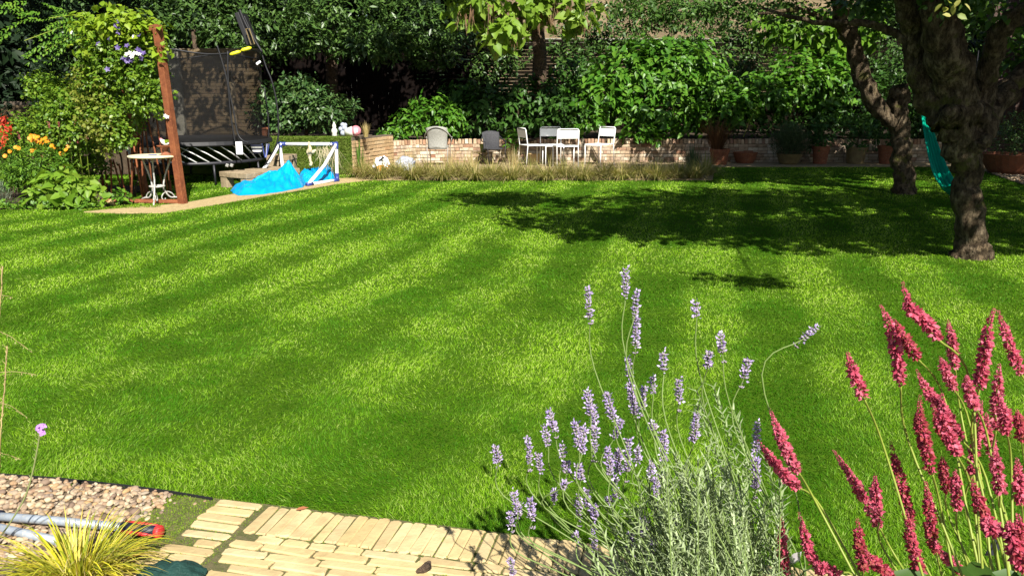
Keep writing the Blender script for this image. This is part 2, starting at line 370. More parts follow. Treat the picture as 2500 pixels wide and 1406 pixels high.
M['tanbrick'] = ramp_island('tan_brick', [(.46, .33, .19), (.38, .26, .14), (.50, .37, .22), (.42, .26, .14)], .9, 18, (.2, .14, .07), .5, .5)
M['copingbrick'] = ramp_island('coping_brick', [(.52, .40, .27), (.30, .16, .10), (.62, .52, .38), (.24, .13, .09), (.48, .36, .24)], .9, 18, (.12, .10, .04), .7, .5)
M['mortar'] = rough_mat('mortar', (.14, .11, .08), (.09, .07, .05), 20, .95, .4)
M['brownbrick'] = ramp_island('brown_brick', [(.15, .11, .06), (.12, .085, .05), (.19, .14, .08), (.13, .085, .05)], .9, 14, (.08, .06, .03), .6, .5)
M['stone'] = rough_mat('grey_stone', (.30, .28, .23), (.2, .19, .15), 7, .9, .4, c3=(.22, .22, .14))
M['turf'] = leaf_mat('turf_pile', [(.07, .13, .010), (.10, .17, .014), (.14, .19, .03)], .2, .6, .2)
M['turfbase'] = rough_mat('turf_backing', (.07, .12, .010), (.10, .13, .02), 6, .95, .6, 120)
M['iron'] = rough_mat('chipped_white_iron', (.46, .46, .43), (.24, .25, .24), 26, .6, .2, c3=(.42, .22, .10))
M['mosaic'] = rough_mat('mosaic_top', (.72, .66, .46), (.62, .54, .34), 40, .5, .1, c3=(.5, .42, .25))
M['rattan'] = rough_mat('grey_weave', (.30, .30, .27), (.21, .21, .19), 40, .7, .3, 300)
M['shadeweave'] = rough_mat('shaded_grey_weave', (.05, .05, .055), (.03, .03, .035), 40, .7, .3, 300)  # grey weave again, with the shade put into the colour
M['greymetal'] = plain('grey_metal', (.28, .28, .26), .4)
M['hammock'] = leaf_mat('teal_net', [(.0, .34, .22), (.0, .46, .30), (.0, .25, .17)], .35, .6, .2)
M['greencloth'] = rough_mat('dark_green_cloth', (.006, .03, .024), (.010, .042, .034), 30, .75, .4, 120)
M['alu'] = rough_mat('scuffed_aluminium', (.34, .38, .42), (.24, .27, .31), 25, .45, .1, None, .3, .5, c3=(.42, .40, .34))
M['redgrip'] = plain('red_grip', (.55, .03, .03), .5)
M['navy'] = plain('navy_rubber', (.012, .014, .03), .5)
M['slate'] = plain('slate_label', (.03, .035, .06), .5)
M['pink'] = plain('pink_glaze', (.62, .22, .26), .35)
M['sackwhite'] = plain('white_sack', (.72, .72, .74), .35, var=.05)
M['sackorange'] = plain('orange_sack', (.75, .27, .02), .4)
M['sackgrey'] = plain('silver_sack', (.36, .39, .48), .35)
M['sacknavy'] = plain('navy_print', (.06, .06, .14), .4)
M['string'] = leaf_mat('tan_netting', [(.5, .42, .26), (.58, .5, .34)], .2, .8, .1)
M['deadbrown'] = leaf_mat('dead_leaf', [(.40, .13, .05), (.28, .12, .06)], .2, .7)
M['deadstalk'] = leaf_mat('dry_stalk', [(.42, .33, .14), (.36, .27, .12), (.48, .42, .22)], .2, .7)
M['erystem'] = leaf_mat('wallflower_stem', [(.16, .20, .06), (.24, .26, .11)], .2, .6)
def tarp_mat():
    m, nt, N, Lk, out = new_mat('blue_tarpaulin')
    col = mixc(nt, noise_fac(nt, 3, 3), (.0, .22, .52), (.0, .30, .62))
    p = N.new('ShaderNodeBsdfPrincipled'); p.inputs['Roughness'].default_value = .33; p.inputs['Specular IOR Level'].default_value = .55
    Lk.new(col, p.inputs['Base Color'])
    b = N.new('ShaderNodeBump'); b.inputs['Strength'].default_value = .35; b.inputs['Distance'].default_value = .03
    n = N.new('ShaderNodeTexNoise'); n.inputs['Scale'].default_value = 5; n.inputs['Detail'].default_value = 4
    g = N.new('ShaderNodeNewGeometry'); Lk.new(g.outputs['Position'], n.inputs['Vector']); Lk.new(n.outputs['Fac'], b.inputs['Height']); Lk.new(b.outputs[0], p.inputs['Normal'])
    Lk.new(p.outputs[0], out.inputs[0]); return m
M['tarp'] = tarp_mat()
def net_mat(name, col, alpha):
    m, nt, N, Lk, out = new_mat(name)
    d = N.new('ShaderNodeBsdfDiffuse'); d.inputs[0].default_value = c4(col)
    t = N.new('ShaderNodeBsdfTransparent'); mx = N.new('ShaderNodeMixShader'); mx.inputs[0].default_value = alpha
    Lk.new(t.outputs[0], mx.inputs[1]); Lk.new(d.outputs[0], mx.inputs[2]); Lk.new(mx.outputs[0], out.inputs[0]); return m
M['net'] = net_mat('black_safety_net', (.012, .012, .012), .5)
def glass_mat():
    m, nt, N, Lk, out = new_mat('thin_frosted_petal')
    d = N.new('ShaderNodeBsdfPrincipled'); d.inputs[0].default_value = (.6, .52, .6, 1); d.inputs['Roughness'].default_value = .3
    t = N.new('ShaderNodeBsdfTransparent'); mx = N.new('ShaderNodeMixShader'); mx.inputs[0].default_value = .45
    Lk.new(t.outputs[0], mx.inputs[1]); Lk.new(d.outputs[0], mx.inputs[2]); Lk.new(mx.outputs[0], out.inputs[0]); return m
M['frost'] = glass_mat()

# ------------------------------------------------------------------ world, sun, camera
SUN_EL = math.radians(43); SUN_DIR = Vector((-.30, .954, 0)).normalized()   # direction the light travels, horizontally
Ldir = Vector((SUN_DIR.x * math.cos(SUN_EL), SUN_DIR.y * math.cos(SUN_EL), -math.sin(SUN_EL)))
w = bpy.data.worlds.new('World'); SC.world = w; w.use_nodes = True
nt = w.node_tree; nt.nodes.clear()
sky = nt.nodes.new('ShaderNodeTexSky'); sky.sky_type = 'NISHITA'; sky.sun_disc = False
sky.sun_elevation = SUN_EL; sky.sun_rotation = math.atan2(-SUN_DIR.x, -SUN_DIR.y)
bg = nt.nodes.new('ShaderNodeBackground'); bg.inputs[1].default_value = .05
wo = nt.nodes.new('ShaderNodeOutputWorld'); nt.links.new(sky.outputs[0], bg.inputs[0]); nt.links.new(bg.outputs[0], wo.inputs[0])
sl = bpy.data.lights.new('sun', 'SUN'); sl.energy = 5.0; sl.angle = math.radians(.53); sl.color = (1, .95, .86)
so = bpy.data.objects.new('sun', sl); COL.objects.link(so); so.rotation_euler = Ldir.to_track_quat('-Z', 'Y').to_euler()
cd = bpy.data.cameras.new('camera'); cd.sensor_width = 36; cd.lens = 36 * F / 2500; cd.clip_start = .05; cd.clip_end = 500
co = bpy.data.objects.new('camera', cd); COL.objects.link(co); co.location = CAM; co.rotation_euler = (PI / 2 - PITCH, 0, 0)
SC.camera = co
SC.view_settings.view_transform = 'Standard'; SC.view_settings.look = 'None'; SC.view_settings.gamma = 1
SC.view_settings.exposure = 1.2
SC.render.engine = 'CYCLES'; SC.cycles.use_denoising = True
SC.cycles.max_bounces = 6; SC.cycles.transparent_max_bounces = 12; SC.cycles.diffuse_bounces = 3

# ------------------------------------------------------------------ ground sheets
def sheet(name, poly, z, mat, kind='structure', th=0.0):
    mb = MB(); vs = [(p[0], p[1], z) for p in poly]; n = len(vs)
    if th:
        vs += [(p[0], p[1], z - th) for p in poly]
        fs = [tuple(range(n))] + [(i, n + i, n + (i + 1) % n, (i + 1) % n) for i in range(n)]
    else: fs = [tuple(range(n))]
    # make the face look up
    area = sum(poly[i][0] * poly[(i + 1) % n][1] - poly[(i + 1) % n][0] * poly[i][1] for i in range(n))
    if area < 0: fs = [f[::-1] for f in fs]
    o = mb.add(vs, fs).build(name, mat); return tag(o, kind=kind)
sheet('ground', [(-120, -60), (120, -60), (120, 160), (-120, 160)], -.06, M['soil'])
g2 = lambda px, py: (gp(px, py).x, gp(px, py).y)
ang = math.radians(-12.5)
e1 = np.array((math.cos(ang), math.sin(ang))); e2 = np.array((math.sin(ang), -math.cos(ang)))
O = np.array(g2(655, 1240))
def pl(s, t): q = O + e1 * s + e2 * t; return (q[0], q[1])
gl = [g2(-700, 1100), g2(-200, 1140), g2(0, 1165), g2(150, 1176), g2(300, 1192), g2(420, 1208), g2(520, 1225)]
lawn_near = gl + [pl(-.2, -.015), pl(.05, -.02), pl(.5, -.005), pl(.9, -.01), pl(1.4, 0), pl(2.2, .02), pl(3.4, .3)]
lawn_far = [(12, 12.5), (11, 14.5), g2(2410, 420), g2(2300, 408), g2(1740, 408), g2(1740, 441), g2(1000, 441), (-2.2, 16), (-12, 16), (-12, 3.6)]
lawn_poly = lawn_near + lawn_far
sheet('lawn', lawn_poly, 0, M['lawn_soil'])
path_poly = [g2(205, 519), g2(330, 506), g2(390, 503), g2(450, 497), g2(560, 477), g2(700, 452), g2(760, 440), g2(850, 436), g2(1000, 436), g2(1000, 441), g2(900, 441), g2(832, 449), g2(640, 481), g2(520, 502), g2(400, 521), g2(300, 522)]
sheet('garden_path', path_poly, .012, M['sandpath'], th=.02)
bed_poly = [(-14, 11.0), g2(-200, 512), g2(0, 512), g2(200, 510), g2(310, 500), g2(318, 480), (-6.3, 14), (-14, 14)]
sheet('flower_bed', bed_poly, .016, M['soil'], th=.03)
terr_poly = [g2(870, 438), g2(1740, 440), g2(1745, 409), g2(2300, 408), g2(2420, 410), (10.5, 19.2), (-2.6, 19.2), (-3.2, 16.3)]
sheet('terrace', terr_poly, .02, M['terrace'], th=.04)
rg_poly = [g2(2400, 418), g2(2440, 432), g2(2500, 452), (9.5, 11.8), (16, 12), (16, 18.4), g2(2420, 404)]
sheet('gravel_path', rg_poly, .008, M['gravel_bed'], th=.02)
gravel_poly = gl + [pl(-.36, .2), pl(-.36, .55), pl(-.75, .9), (-3.6, 1.8), (-3.6, 3.4)]
sheet('gravel', gravel_poly, .004, M['gravel_bed'], th=.03)
near_path = [pl(-.36, -.01), pl(.5, -.01), pl(1.4, 0), pl(3.4, .05), pl(3.4, .62), pl(-.36, .95), pl(-.75, .9)]
sheet('brick_path', near_path, .011, M['moss_bed'], th=.03)
bedn_poly = [pl(.45, .62), pl(3.4, .62), (3.5, .2), (-.2, .2)]
sheet('planting_bed', bedn_poly, .03, M['soil'], th=.05)
# raised beds
rb = [(-9, 16.45), (-3.35, 16.45), (-3.15, 17.4), (-2.86, 18.35), (-2.35, 18.84), (-.9, 18.99), (6.6, 19.0), (11, 19.0), (11, 27), (-14, 27), (-14, 16.45)]
sheet('raised_bed', rb, .52, M['soil'], th=.55)
# ------------------------------------------------------------------ buff pavers (surface pattern of the path)
mb = MB()
def paver(s, t, ls, lt, rot=0.0):
    L0 = ls; h = .05; c = pl(s, t); a = ang + rot + random.uniform(-.02, .02)
    R = Matrix.Rotation(a, 3, 'Z') @ Matrix.Rotation(random.uniform(-.012, .012), 3, 'X') @ Matrix.Rotation(random.uniform(-.012, .012), 3, 'Y')
    hx, hy = ls / 2, lt / 2; ch = .005; rr = .009
    z1 = .018 + random.uniform(-.003, .003)
    ring = []
    n = 3
    for cx, cy, a0 in ((hx - rr, hy - rr, 0), (-hx + rr, hy - rr, PI / 2), (-hx + rr, -hy + rr, PI), (hx - rr, -hy + rr, 1.5 * PI)):
        for k in range(n + 1):
            b = a0 + PI / 2 * k / n; j = random.uniform(.6, 1.5)
            ring.append((cx + rr * j * math.cos(b), cy + rr * j * math.sin(b)))
    m = len(ring); vs = []
    for z, sc in ((-.03, 1), (z1 - ch, 1), (z1, .5)):
        for x, y in ring:
            if sc < 1: x, y = x - math.copysign(min(ch, abs(x)), x), y - math.copysign(min(ch, abs(y)), y)
            v = R @ Vector((x, y, 0)); vs.append((c[0] + v.x, c[1] + v.y, z + v.z))
    fs = [(i * m + k, i * m + (k + 1) % m, (i + 1) * m + (k + 1) % m, (i + 1) * m + k) for i in range(2) for k in range(m)] + [tuple(2 * m + k for k in range(m))]
    mb.add(vs, fs)
s = .03
while s < 3.3:
    paver(s, .105, .0432, .2 + random.uniform(-.006, .006)); s += .0465
for r in range(17):
    t = .234 + r * .0475; s = -.02 + (r % 4) * -.055 + (.0 if r % 2 else .1)
    s0 = s
    while s < 3.3:
        l = .2 if random.random() < .85 else .1
        if s + l / 2 > 0.005:
            a = max(s, .005); paver((a + s + l) / 2 + .003, t, max(.05, s + l - a - .004), .0425)
        s += l + .004
for r in range(6):
    t = .012 + r * .056; ll = .185 if r != 5 else .09
    paver(-.02 - ll / 2 - random.uniform(0, .012), t + .01, ll, .046 if r < 4 else .042)
for r in range(12):
    t = .355 + r * .055; a = -.02; n = 1 if r < 1 else 2
    for k in range(n):
        ll = .2 if not (r % 2 and k == 0) else .14
        paver(a - ll / 2, t, ll - .005, .047); a -= ll + .006
pav = mb.build('brick_paving', M['paver'], None, smooth=False); tag(pav, kind='structure')
# ------------------------------------------------------------------ pebbles and moss
def scatter_poly(poly, n, xr, yr):
    x = RNG.uniform(*xr, n); y = RNG.uniform(*yr, n); k = inpoly(x, y, poly); return np.stack([x[k], y[k]], 1)
PEB_T = []
for th in range(5):
    pass
def icos():
    bm = bmesh.new(); bmesh.ops.create_icosphere(bm, subdivisions=2, radius=1)
    v = np.array([x.co[:] for x in bm.verts]); f = np.array([[q.index for q in p.verts] for p in bm.faces]); bm.free(); return v, f
IV, IF = icos()
def pebbles(name, P, smin, smax, z, mat, label_kind='stuff'):
    N = len(P); sz = RNG.uniform(smin, smax, (N, 1)) * (1 + .5 * (RNG.random((N, 1)) > .85))
    ax = np.concatenate([sz * RNG.uniform(.9, 1.5, (N, 1)), sz * RNG.uniform(.75, 1.1, (N, 1)), sz * RNG.uniform(.45, .8, (N, 1))], 1)
    a = RNG.uniform(0, 2 * PI, N); tl = RNG.normal(size=N) * .35
    V = IV[None] * ax[:, None, :] * (1 + RNG.normal(size=(N, len(IV), 1)) * .04)
    y2 = V[..., 1] * np.cos(tl)[:, None] - V[..., 2] * np.sin(tl)[:, None]; z2 = V[..., 1] * np.sin(tl)[:, None] + V[..., 2] * np.cos(tl)[:, None]
    x3 = V[..., 0] * np.cos(a)[:, None] - y2 * np.sin(a)[:, None]; y3 = V[..., 0] * np.sin(a)[:, None] + y2 * np.cos(a)[:, None]
    W = np.stack([x3 + P[:, 0:1], y3 + P[:, 1:2], z2 + z + RNG.uniform(0, smin * 1.2, (N, 1))], -1)
    Fc = (np.arange(N)[:, None, None] * len(IV) + IF[None]).reshape(-1, 3)
    return tag(link(name, np_mesh(name, W.reshape(-1, 3), Fc, True), mat), kind='stuff')
gpoly2 = gl[:-1] + [pl(-.40, .02), pl(-.42, .2), pl(-.46, .38), pl(-.66, .55), pl(-.8, .9), (-3.6, 1.8), (-3.6, 3.4)]
P = scatter_poly(gpoly2, 13000, (-3.4, -1.0), (1.9, 3.4))
pebbles('pebbles', P, .0065, .0125, .008, M['pebble'])
P = scatter_poly(gravel_poly, 700, (-1.6, -1.0), (2.2, 3.0)); pebbles('stray_pebbles', P[::4], .006, .012, .008, M['pebble'])
P = scatter_poly(rg_poly, 9000, (8, 12), (12, 19)); pebbles('far_pebbles', P, .012, .022, .01, M['pebble'])
# moss in the joints and beside the pavers
mp = scatter_poly([pl(-.48, -.03), pl(-.2, -.03), pl(-.005, 0), pl(.0, .9), pl(-.2, .9), pl(-.42, .32), pl(-.42, .9), pl(-.7, .9), pl(-.46, .3)], 60000, (-1.8, -.7), (1.8, 3.0))
mp2 = [pl(random.uniform(-.42, -.215) , t_) for t_ in RNG.uniform(0, .33, 5200)]
for r in range(17):
    t = .2102 + r * .0475; q = RNG.uniform(-.02, 1.6, 700); q = q[vnoise(q, q * 0 + r * 3.3, .12, 5) > .55]
    mp2 += [pl(a, t + random.uniform(-.004, .004)) for a in q]
s = .03
while s < 1.9:
    if random.random() < .85:
        for k in range(60): 
            t = random.uniform(.0, .205); mp2.append(pl(s + .0233 + random.uniform(-.003, .003), t))
    s += .0465
mp = np.concatenate([mp, np.array(mp2)]); N = len(mp)
pos = np.concatenate([mp, RNG.uniform(.008, .0115, (N, 1))], 1)
d = nz(rvec(N) * .8 + np.array([0, 0, .8])); L = RNG.uniform(.004, .009, N)
tag(blades('moss', M['moss'], None, pos, d, L, L * .5, RNG.uniform(0, .5, N), 1), kind='stuff')
# ------------------------------------------------------------------ lawn blades
excl = [path_poly, bed_poly, terr_poly, rg_poly]
bands = [(2.3, 3.6, 17000, .0026, .025), (3.6, 4.8, 11000, .0032, .025), (4.8, 6.5, 6000, .0044, .026), (6.5, 9, 3200, .0056, .030), (9, 12.5, 1700, .0078, .030), (12.5, 18.5, 900, .011, .030)]
Vs, Fs, Ts, off = [], [], [], 0
for y0, y1, dens, wd, ht in bands:
    hw = .66 * y1 + .9; n = int(dens * (y1 - y0) * 2 * hw)
    x = RNG.uniform(-hw, hw, n); y = RNG.uniform(y0, y1, n)
    k = (np.abs(x) < .66 * y + .9) & inpoly(x, y + (vnoise(x, y, .035, 31) + vnoise(x, y, .11, 32) - .95) * .05 * (y < 4), lawn_poly)
    for e in excl: k &= ~inpoly(x, y, e)
    x, y = x[k], y[k]; n = len(x)
    sd, cdv = math.sin(math.radians(15)), math.cos(math.radians(15))
    q = x * cdv - y * sd + (vnoise(x, y, 1.8, 3) - .5) * .28
    stripe = np.clip(np.sin(PI * (q + .30) / .46) * 2.0, -1, 1)
    fade = np.clip(1.35 - vnoise(x, y, 1.5, 9) * .8, .4, 1) * np.where(y < 6, np.clip(.65 + .3 * x, .35, 1), 1) 
    patch = vnoise(x, y, .45, 4) * .5 + vnoise(x, y, .13, 6) * .35 + vnoise(x, y, 1.3, 8) * .45
    tint = .56 + .33 * stripe * fade + (patch - .65) * 1.75
    tint += (RNG.random(n) - .5) * .35
    light = RNG.random(n) < .07; tint[light] += .5
    tint = np.clip(tint, 0, 1.25)
    lean = RNG.normal(size=(n, 2)) * .45; lean[:, 0] += sd * stripe * .35; lean[:, 1] += cdv * stripe * .35
    lean += np.stack([vnoise(x, y, .3, 21) - .5, vnoise(x, y, .3, 22) - .5], 1) * 1.1
    d = np.stack([lean[:, 0], lean[:, 1], np.full(n, .8)], 1)
    L = ht * RNG.uniform(.6, 1.25, n)
    if y0 < 4: # shaggy edge along the path
        edge = ~inpoly(x, y - .12, lawn_poly); L[edge] *= RNG.uniform(1.0, 1.8, edge.sum()); tint[edge] -= .15
    a = RNG.uniform(0, PI, n); keel = np.stack([np.cos(a), np.sin(a), np.zeros(n)], 1)
    keel = nz(keel - nz(d) * (keel * nz(d)).sum(1, keepdims=True))
    pos = np.stack([x, y, np.zeros(n)], 1)
    V, Fc, t = blade_geo(pos, d, L, wd * RNG.uniform(.7, 1.2, n), RNG.uniform(.05, .45, n), 2, np.clip(tint, 0, 1.2), keel)
    Vs.append(V); Fs.append(Fc + off); Ts.append(t); off += len(V)
go = link('grass', np_mesh('grass', np.concatenate(Vs), np.concatenate(Fs), False, np.concatenate(Ts)), M['grass']); tag(go, kind='stuff')
# plastic lawn edging
mb = MB(); pts = [Vector((q[0], q[1], .012)) for q in gl]
for a, b in zip(pts[:-1], pts[1:]):
    dv = (b - a); rot = Matrix.Rotation(math.atan2(dv.y, dv.x), 3, 'Z'); mb.box((a + b) / 2 + Vector((0, -.004, -.006)), (dv.length + .002, .007, .03), rot)
tag(mb.build('lawn_edging', M['edging']), 'black plastic lawn edging strip beside the gravel', 'lawn edging')
# ================================================================== BACKDROP
def brickwork(mb, p0, p1, z0, z1, bw=.215, rh=.075, face_off=.0, depth=.05, jit=.004):
    p0 = Vector((p0[0], p0[1], 0)); p1 = Vector((p1[0], p1[1], 0)); d = p1 - p0; Ln = d.length; d.normalize()
    nrm = Vector((d.y, -d.x, 0)); a = math.atan2(d.y, d.x); rows = int((z1 - z0) / rh + .01)
    for r in range(rows):
        s = -(bw + .01) * (.5 if r % 2 else 0) - random.uniform(0, .02)
        while s < Ln:
            l = bw * random.uniform(.93, 1.03)
            if random.random() < .18: l = bw * .48
            a0, a1 = max(s, 0), min(s + l, Ln)
            if a1 - a0 > .03:
                c = p0 + d * ((a0 + a1) / 2) - nrm * (depth / 2 - face_off) + nrm * random.uniform(-jit, jit) + Vector((0, 0, z0 + (r + .5) * rh + random.uniform(-.003, .003)))
                mb.box(c, (a1 - a0, depth, rh - .011 + random.uniform(-.004, .002)), Matrix.Rotation(a + random.uniform(-.006, .006), 3, 'Z') @ Matrix.Rotation(random.uniform(-.012, .012), 3, 'Y'))
            s += l + .011
def soldiers(mb, p0, p1, z0, h=.11, w=.068, depth=.12, gap=.014):
    p0 = Vector((p0[0], p0[1], 0)); p1 = Vector((p1[0], p1[1], 0)); d = p1 - p0; Ln = d.length; d.normalize()
    nrm = Vector((d.y, -d.x, 0)); a = math.atan2(d.y, d.x); s = .01
    while s + w < Ln:
        ww = w * random.uniform(.85, 1.1)
        c = p0 + d * (s + ww / 2) - nrm * (depth / 2 - .008 + random.uniform(-.006, .006)) + Vector((0, 0, z0 + h / 2 + random.uniform(-.008, .008)))
        mb.box(c, (ww, depth, h * random.uniform(.92, 1.04)), Matrix.Rotation(a + random.uniform(-.03, .03), 3, 'Z') @ Matrix.Rotation(random.uniform(-.05, .05), 3, 'Y'), taper=random.uniform(.86, 1))
        s += ww + gap
def backing(mb, p0, p1, z0, z1, th, inset=.012):
    p0 = Vector((p0[0], p0[1], 0)); p1 = Vector((p1[0], p1[1], 0)); d = p1 - p0; Ln = d.length; d.normalize(); nrm = Vector((d.y, -d.x, 0))
    mb.box((p0 + p1) / 2 - nrm * (th / 2 + inset) + Vector((0, 0, (z0 + z1) / 2)), (Ln, th, z1 - z0), Matrix.Rotation(math.atan2(d.y, d.x), 3, 'Z'))
# retaining wall, curved plan
WP = [(-3.18, 16.25), (-2.95, 17.3), (-2.65, 18.2), (-2.2, 18.62), (-.9, 18.8), (2.2, 18.85), (6.6, 18.85), (9.9, 18.75)]
wroot = thing('retaining_wall', 'low curved wall of pale reclaimed bricks holding the raised shrub bed', 'garden wall', (2, 18.8, 0))
b1, b2, b3, b4 = MB(), MB(), MB(), MB()
for i, (a, b) in enumerate(zip(WP[:-1], WP[1:])):
    tgt = b4 if i < 2 else b1
    zt = .70 - .045 * min(i, 3) if i < 2 else .46
    brickwork(tgt, a, b, -.02, zt if i < 2 else .43, jit=.009)
    backing(b2, a, b, -.05, (zt if i < 2 else .43) + .02, .2)
    if i >= 2: soldiers(b3, a, b, .432)
b1.build('brick_courses', M['wallbrick'], wroot); b4.build('end_courses', M['tanbrick'], wroot); b2.build('mortar_core', M['mortar'], wroot); b3.build('coping', M['copingbrick'], wroot)
# tall brick wall behind the trampoline
tw = thing('brick_wall', 'tall brown brick wall behind the trampoline net', 'garden wall', (-6.3, 18, 0))
p = at(432, 300, 17.9); q = at(640, 300, 17.9)
mb = MB(); brickwork(mb, (p.x, 17.9), (q.x, 17.9), 0, 2.5, .225, .078); mb.build('brick_courses', M['brownbrick'], tw)
mb = MB(); backing(mb, (p.x, 17.9), (q.x, 17.9), 0, 2.5, .2); mb.build('mortar_core', M['mortar'], tw)
a = at(409, 125, 17.85); b = at(436, 125, 17.85)
mb = MB(); mb.box(((a.x + b.x) / 2, 17.95, a.z / 2), (b.x - a.x, .3, a.z)); mb.box(((a.x + b.x) / 2, 17.95, a.z + .025), (b.x - a.x + .05, .35, .05))
mb.build('pier', M['stone'], tw, bevel=.01)
pl0 = at(575, 300, 17.86)
mb = MB(); mb.box((pl0.x, 17.84, 1.0), (.09, .06, 1.6)); mb.build('timber_post', M['timber'], tw)
lw = thing('brick_wall', 'dark low brick wall running behind the climber stakes', 'garden wall', (-8.6, 17.9, 0))
mb = MB(); brickwork(mb, (-11.5, 17.7), (a.x - .02, 17.7), 0, 1.4, .225, .078); mb.build('brick_courses', M['brownbrick'], lw)
mb = MB(); backing(mb, (-11.5, 17.7), (a.x - .02, 17.7), 0, 1.4, .2); mb.build('mortar_core', M['mortar'], lw)
# turf-faced wall
tf = thing('turf_wall', 'low bank faced with artificial grass beside the goal', 'grass wall', (-4.5, 16.3, 0))
mb = MB(); xa = at(430, 380, 16.2).x
mb.box(((xa - 3.2) / 2, 16.35, .36), (-3.2 - xa, .26, .73)); mb.build('wall_core', M['turfbase'], tf, bevel=.02)
N = 26000; x = RNG.uniform(xa, -3.2, N); top = RNG.random(N) < .2
y = np.where(top, RNG.uniform(16.22, 16.47, N), 16.22); z = np.where(top, .725, RNG.uniform(0, .73, N))
d = np.stack([RNG.normal(size=N) * .4, np.where(top, RNG.normal(size=N) * .3, -.8), np.where(top, 1, .3) + RNG.normal(size=N) * .2], 1)
V, Fc, _ = blade_geo(np.stack([x, y, z], 1), d, RNG.uniform(.018, .032, N), RNG.uniform(.008, .014, N), RNG.uniform(.1, .6, N), 1)
tag(link('turf_pile', np_mesh('turf_pile', V, Fc), M['turf'], tf), kind='stuff')
# dark fence with slatted trellis top
def slat_fence(name, label, x0, x1, Y, zs, zt, mat, gap=.045, sl=.06):
    r = thing(name, label, 'fence', ((x0 + x1) / 2, Y, 0))
    mb = MB(); n = int((x1 - x0) / .15)
    for i in range(n):
        xx = x0 + (i + .5) * (x1 - x0) / n; mb.box((xx, Y + random.uniform(-.004, .004), zs / 2 + .2), ((x1 - x0) / n - .006, .025, zs - .4))
    mb.build('board_panel', mat, r)
    mb = MB(); z = zs + gap
    while z < zt: mb.box(((x0 + x1) / 2, Y, z + sl / 2), (x1 - x0, .02, sl)); z += sl + gap
    mb.build('slat_panel', mat, r)
    for k in range(int((x1 - x0) / 1.9) + 1):
        mb = MB(); xx = x0 + k * 1.9; mb.box((xx, Y + .06, zt / 2), (.09, .09, zt)); mb.build('post', mat, r)
    return r
xf = at(1212, 150, 24).x; xe = at(1012, 150, 24).x
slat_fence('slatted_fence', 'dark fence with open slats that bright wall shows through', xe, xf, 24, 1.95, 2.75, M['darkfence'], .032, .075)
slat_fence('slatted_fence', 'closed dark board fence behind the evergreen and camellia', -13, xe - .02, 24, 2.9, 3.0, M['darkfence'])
slat_fence('slatted_fence', 'brown horizontal slat fence behind the catalpa trunk', xf + .02, 15, 24, 1.6, 3.0, M['fence'], .012, .085)
hw = thing('house', 'pale stock brick house wall glimpsed above the shrubs', 'house', (4, 28, 0))
mb = MB(); mb.box((4.5, 28.3, 3.5), (16, .5, 8)); mb.build('wall', M['house'], hw)
mb = MB(); mb.box((4.5, 27.97, at(1700, 100, 28).z), (16, .16, .14)); mb.build('plinth_ledge', M['stone'], hw)
dh = thing('house', 'dark red brick house wall in shade at far right', 'house', (14, 21, 0))
mb = MB(); mb.box((16.5, 21.2, 2.5), (9, .3, 5.6)); mb.build('wall', M['darkhouse'], dh)
rx = at(2440, 200, 20.9).x
mb = MB()
for k in range(9): mb.tube([(rx - .6 + k * .22, 20.95, .6), (rx - .6 + k * .22, 20.95, 2.6)], .014, 6)
mb.build('railing', M['blackmetal'], dh)
# ------------------------------------------------------------------ dark hedges behind everything
def simple_tree(name, label, cat, base, h, ells, mat, L, W, n, per, spread, trunk_r=.12, tm='bark', **kw):
    r = thing(name, label, cat, base)
    b = Vector(base); mb = MB()
    mb.tube([b, b + Vector((.05, .02, h * .5)), b + Vector((-.03, 0, h))], [trunk_r, trunk_r * .8, trunk_r * .4], 10, bump=.25); mb.build('trunk', M[tm], r, smooth=True)
    crown('crown', M[mat], r, ells, n, per, spread, L, W, **kw)
    return r
A = np.array
simple_tree('yew_tree', 'yew mass coloured near black for shade behind the climber at far left', 'tree', (-9.6, 15.2, 0), 3, [(A((-9.8, 15.4, 2.2)), A((2.2, 1.1, 2.3))), (A((-11.8, 14.6, 2.2)), A((1.8, 1.4, 2.4))), (A((-8.4, 15.8, 4.0)), A((1.9, 1.0, 1.5))), (A((-10.5, 14.0, 4.4)), A((2.4, 1.6, 1.4)))], 'yew', .12, .045, 1500, 14, .22)
simple_tree('holly_tree', 'dark tree filling the gap behind trampoline and arch', 'tree', (-7.4, 19.6, 0), 3, [(A((-7.2, 20.5, 3.6)), A((2.2, 1.0, 1.7))), (A((-9.6, 19.5, 3.4)), A((1.9, 1.0, 2.4)))], 'evergreen', .10, .05, 900, 12, .2)
# ------------------------------------------------------------------ large evergreens across the back
ev = [E(455, 40, 20.3, 130, 80, .8), E(640, 45, 20.6, 140, 95, .9), E(560, 100, 19.9, 70, 45, .5), E(830, 40, 20.2, 130, 75, .9), E(900, 105, 19.8, 120, 42, .55), E(750, 95, 19.6, 60, 40, .5), E(1010, 70, 20.6, 110, 70, .7), E(1060, 130, 20.6, 60, 35, .4)]
simple_tree('evergreen_oak', 'large glossy evergreen spreading across the back behind the trampoline', 'tree', (at(800, 200, 21).x, 21.3, .5), 4, ev, 'evergreen', .16, .062, 1050, 17, .21, .18, facing=.35)
hi = [(A((-8.5, 20.6, 5.6)), A((2.6, 1.5, 1.5))), (A((-5.0, 20.8, 5.8)), A((2.8, 1.6, 1.6))), (A((-1.5, 21.0, 5.6)), A((2.4, 1.6, 1.5)))]
crown('upper_crown', M['evergreen'], bpy.data.objects['evergreen_oak'], hi, 1100, 13, .35, .22, .11)
cam = [E(740, 255, 17.6, 85, 60, .5), E(690, 285, 17.5, 60, 45, .45), E(800, 280, 17.6, 65, 45, .45), E(655, 260, 17.8, 40, 50, .4), E(855, 262, 17.4, 22, 16, .2), E(730, 215, 17.8, 45, 35, .3)]
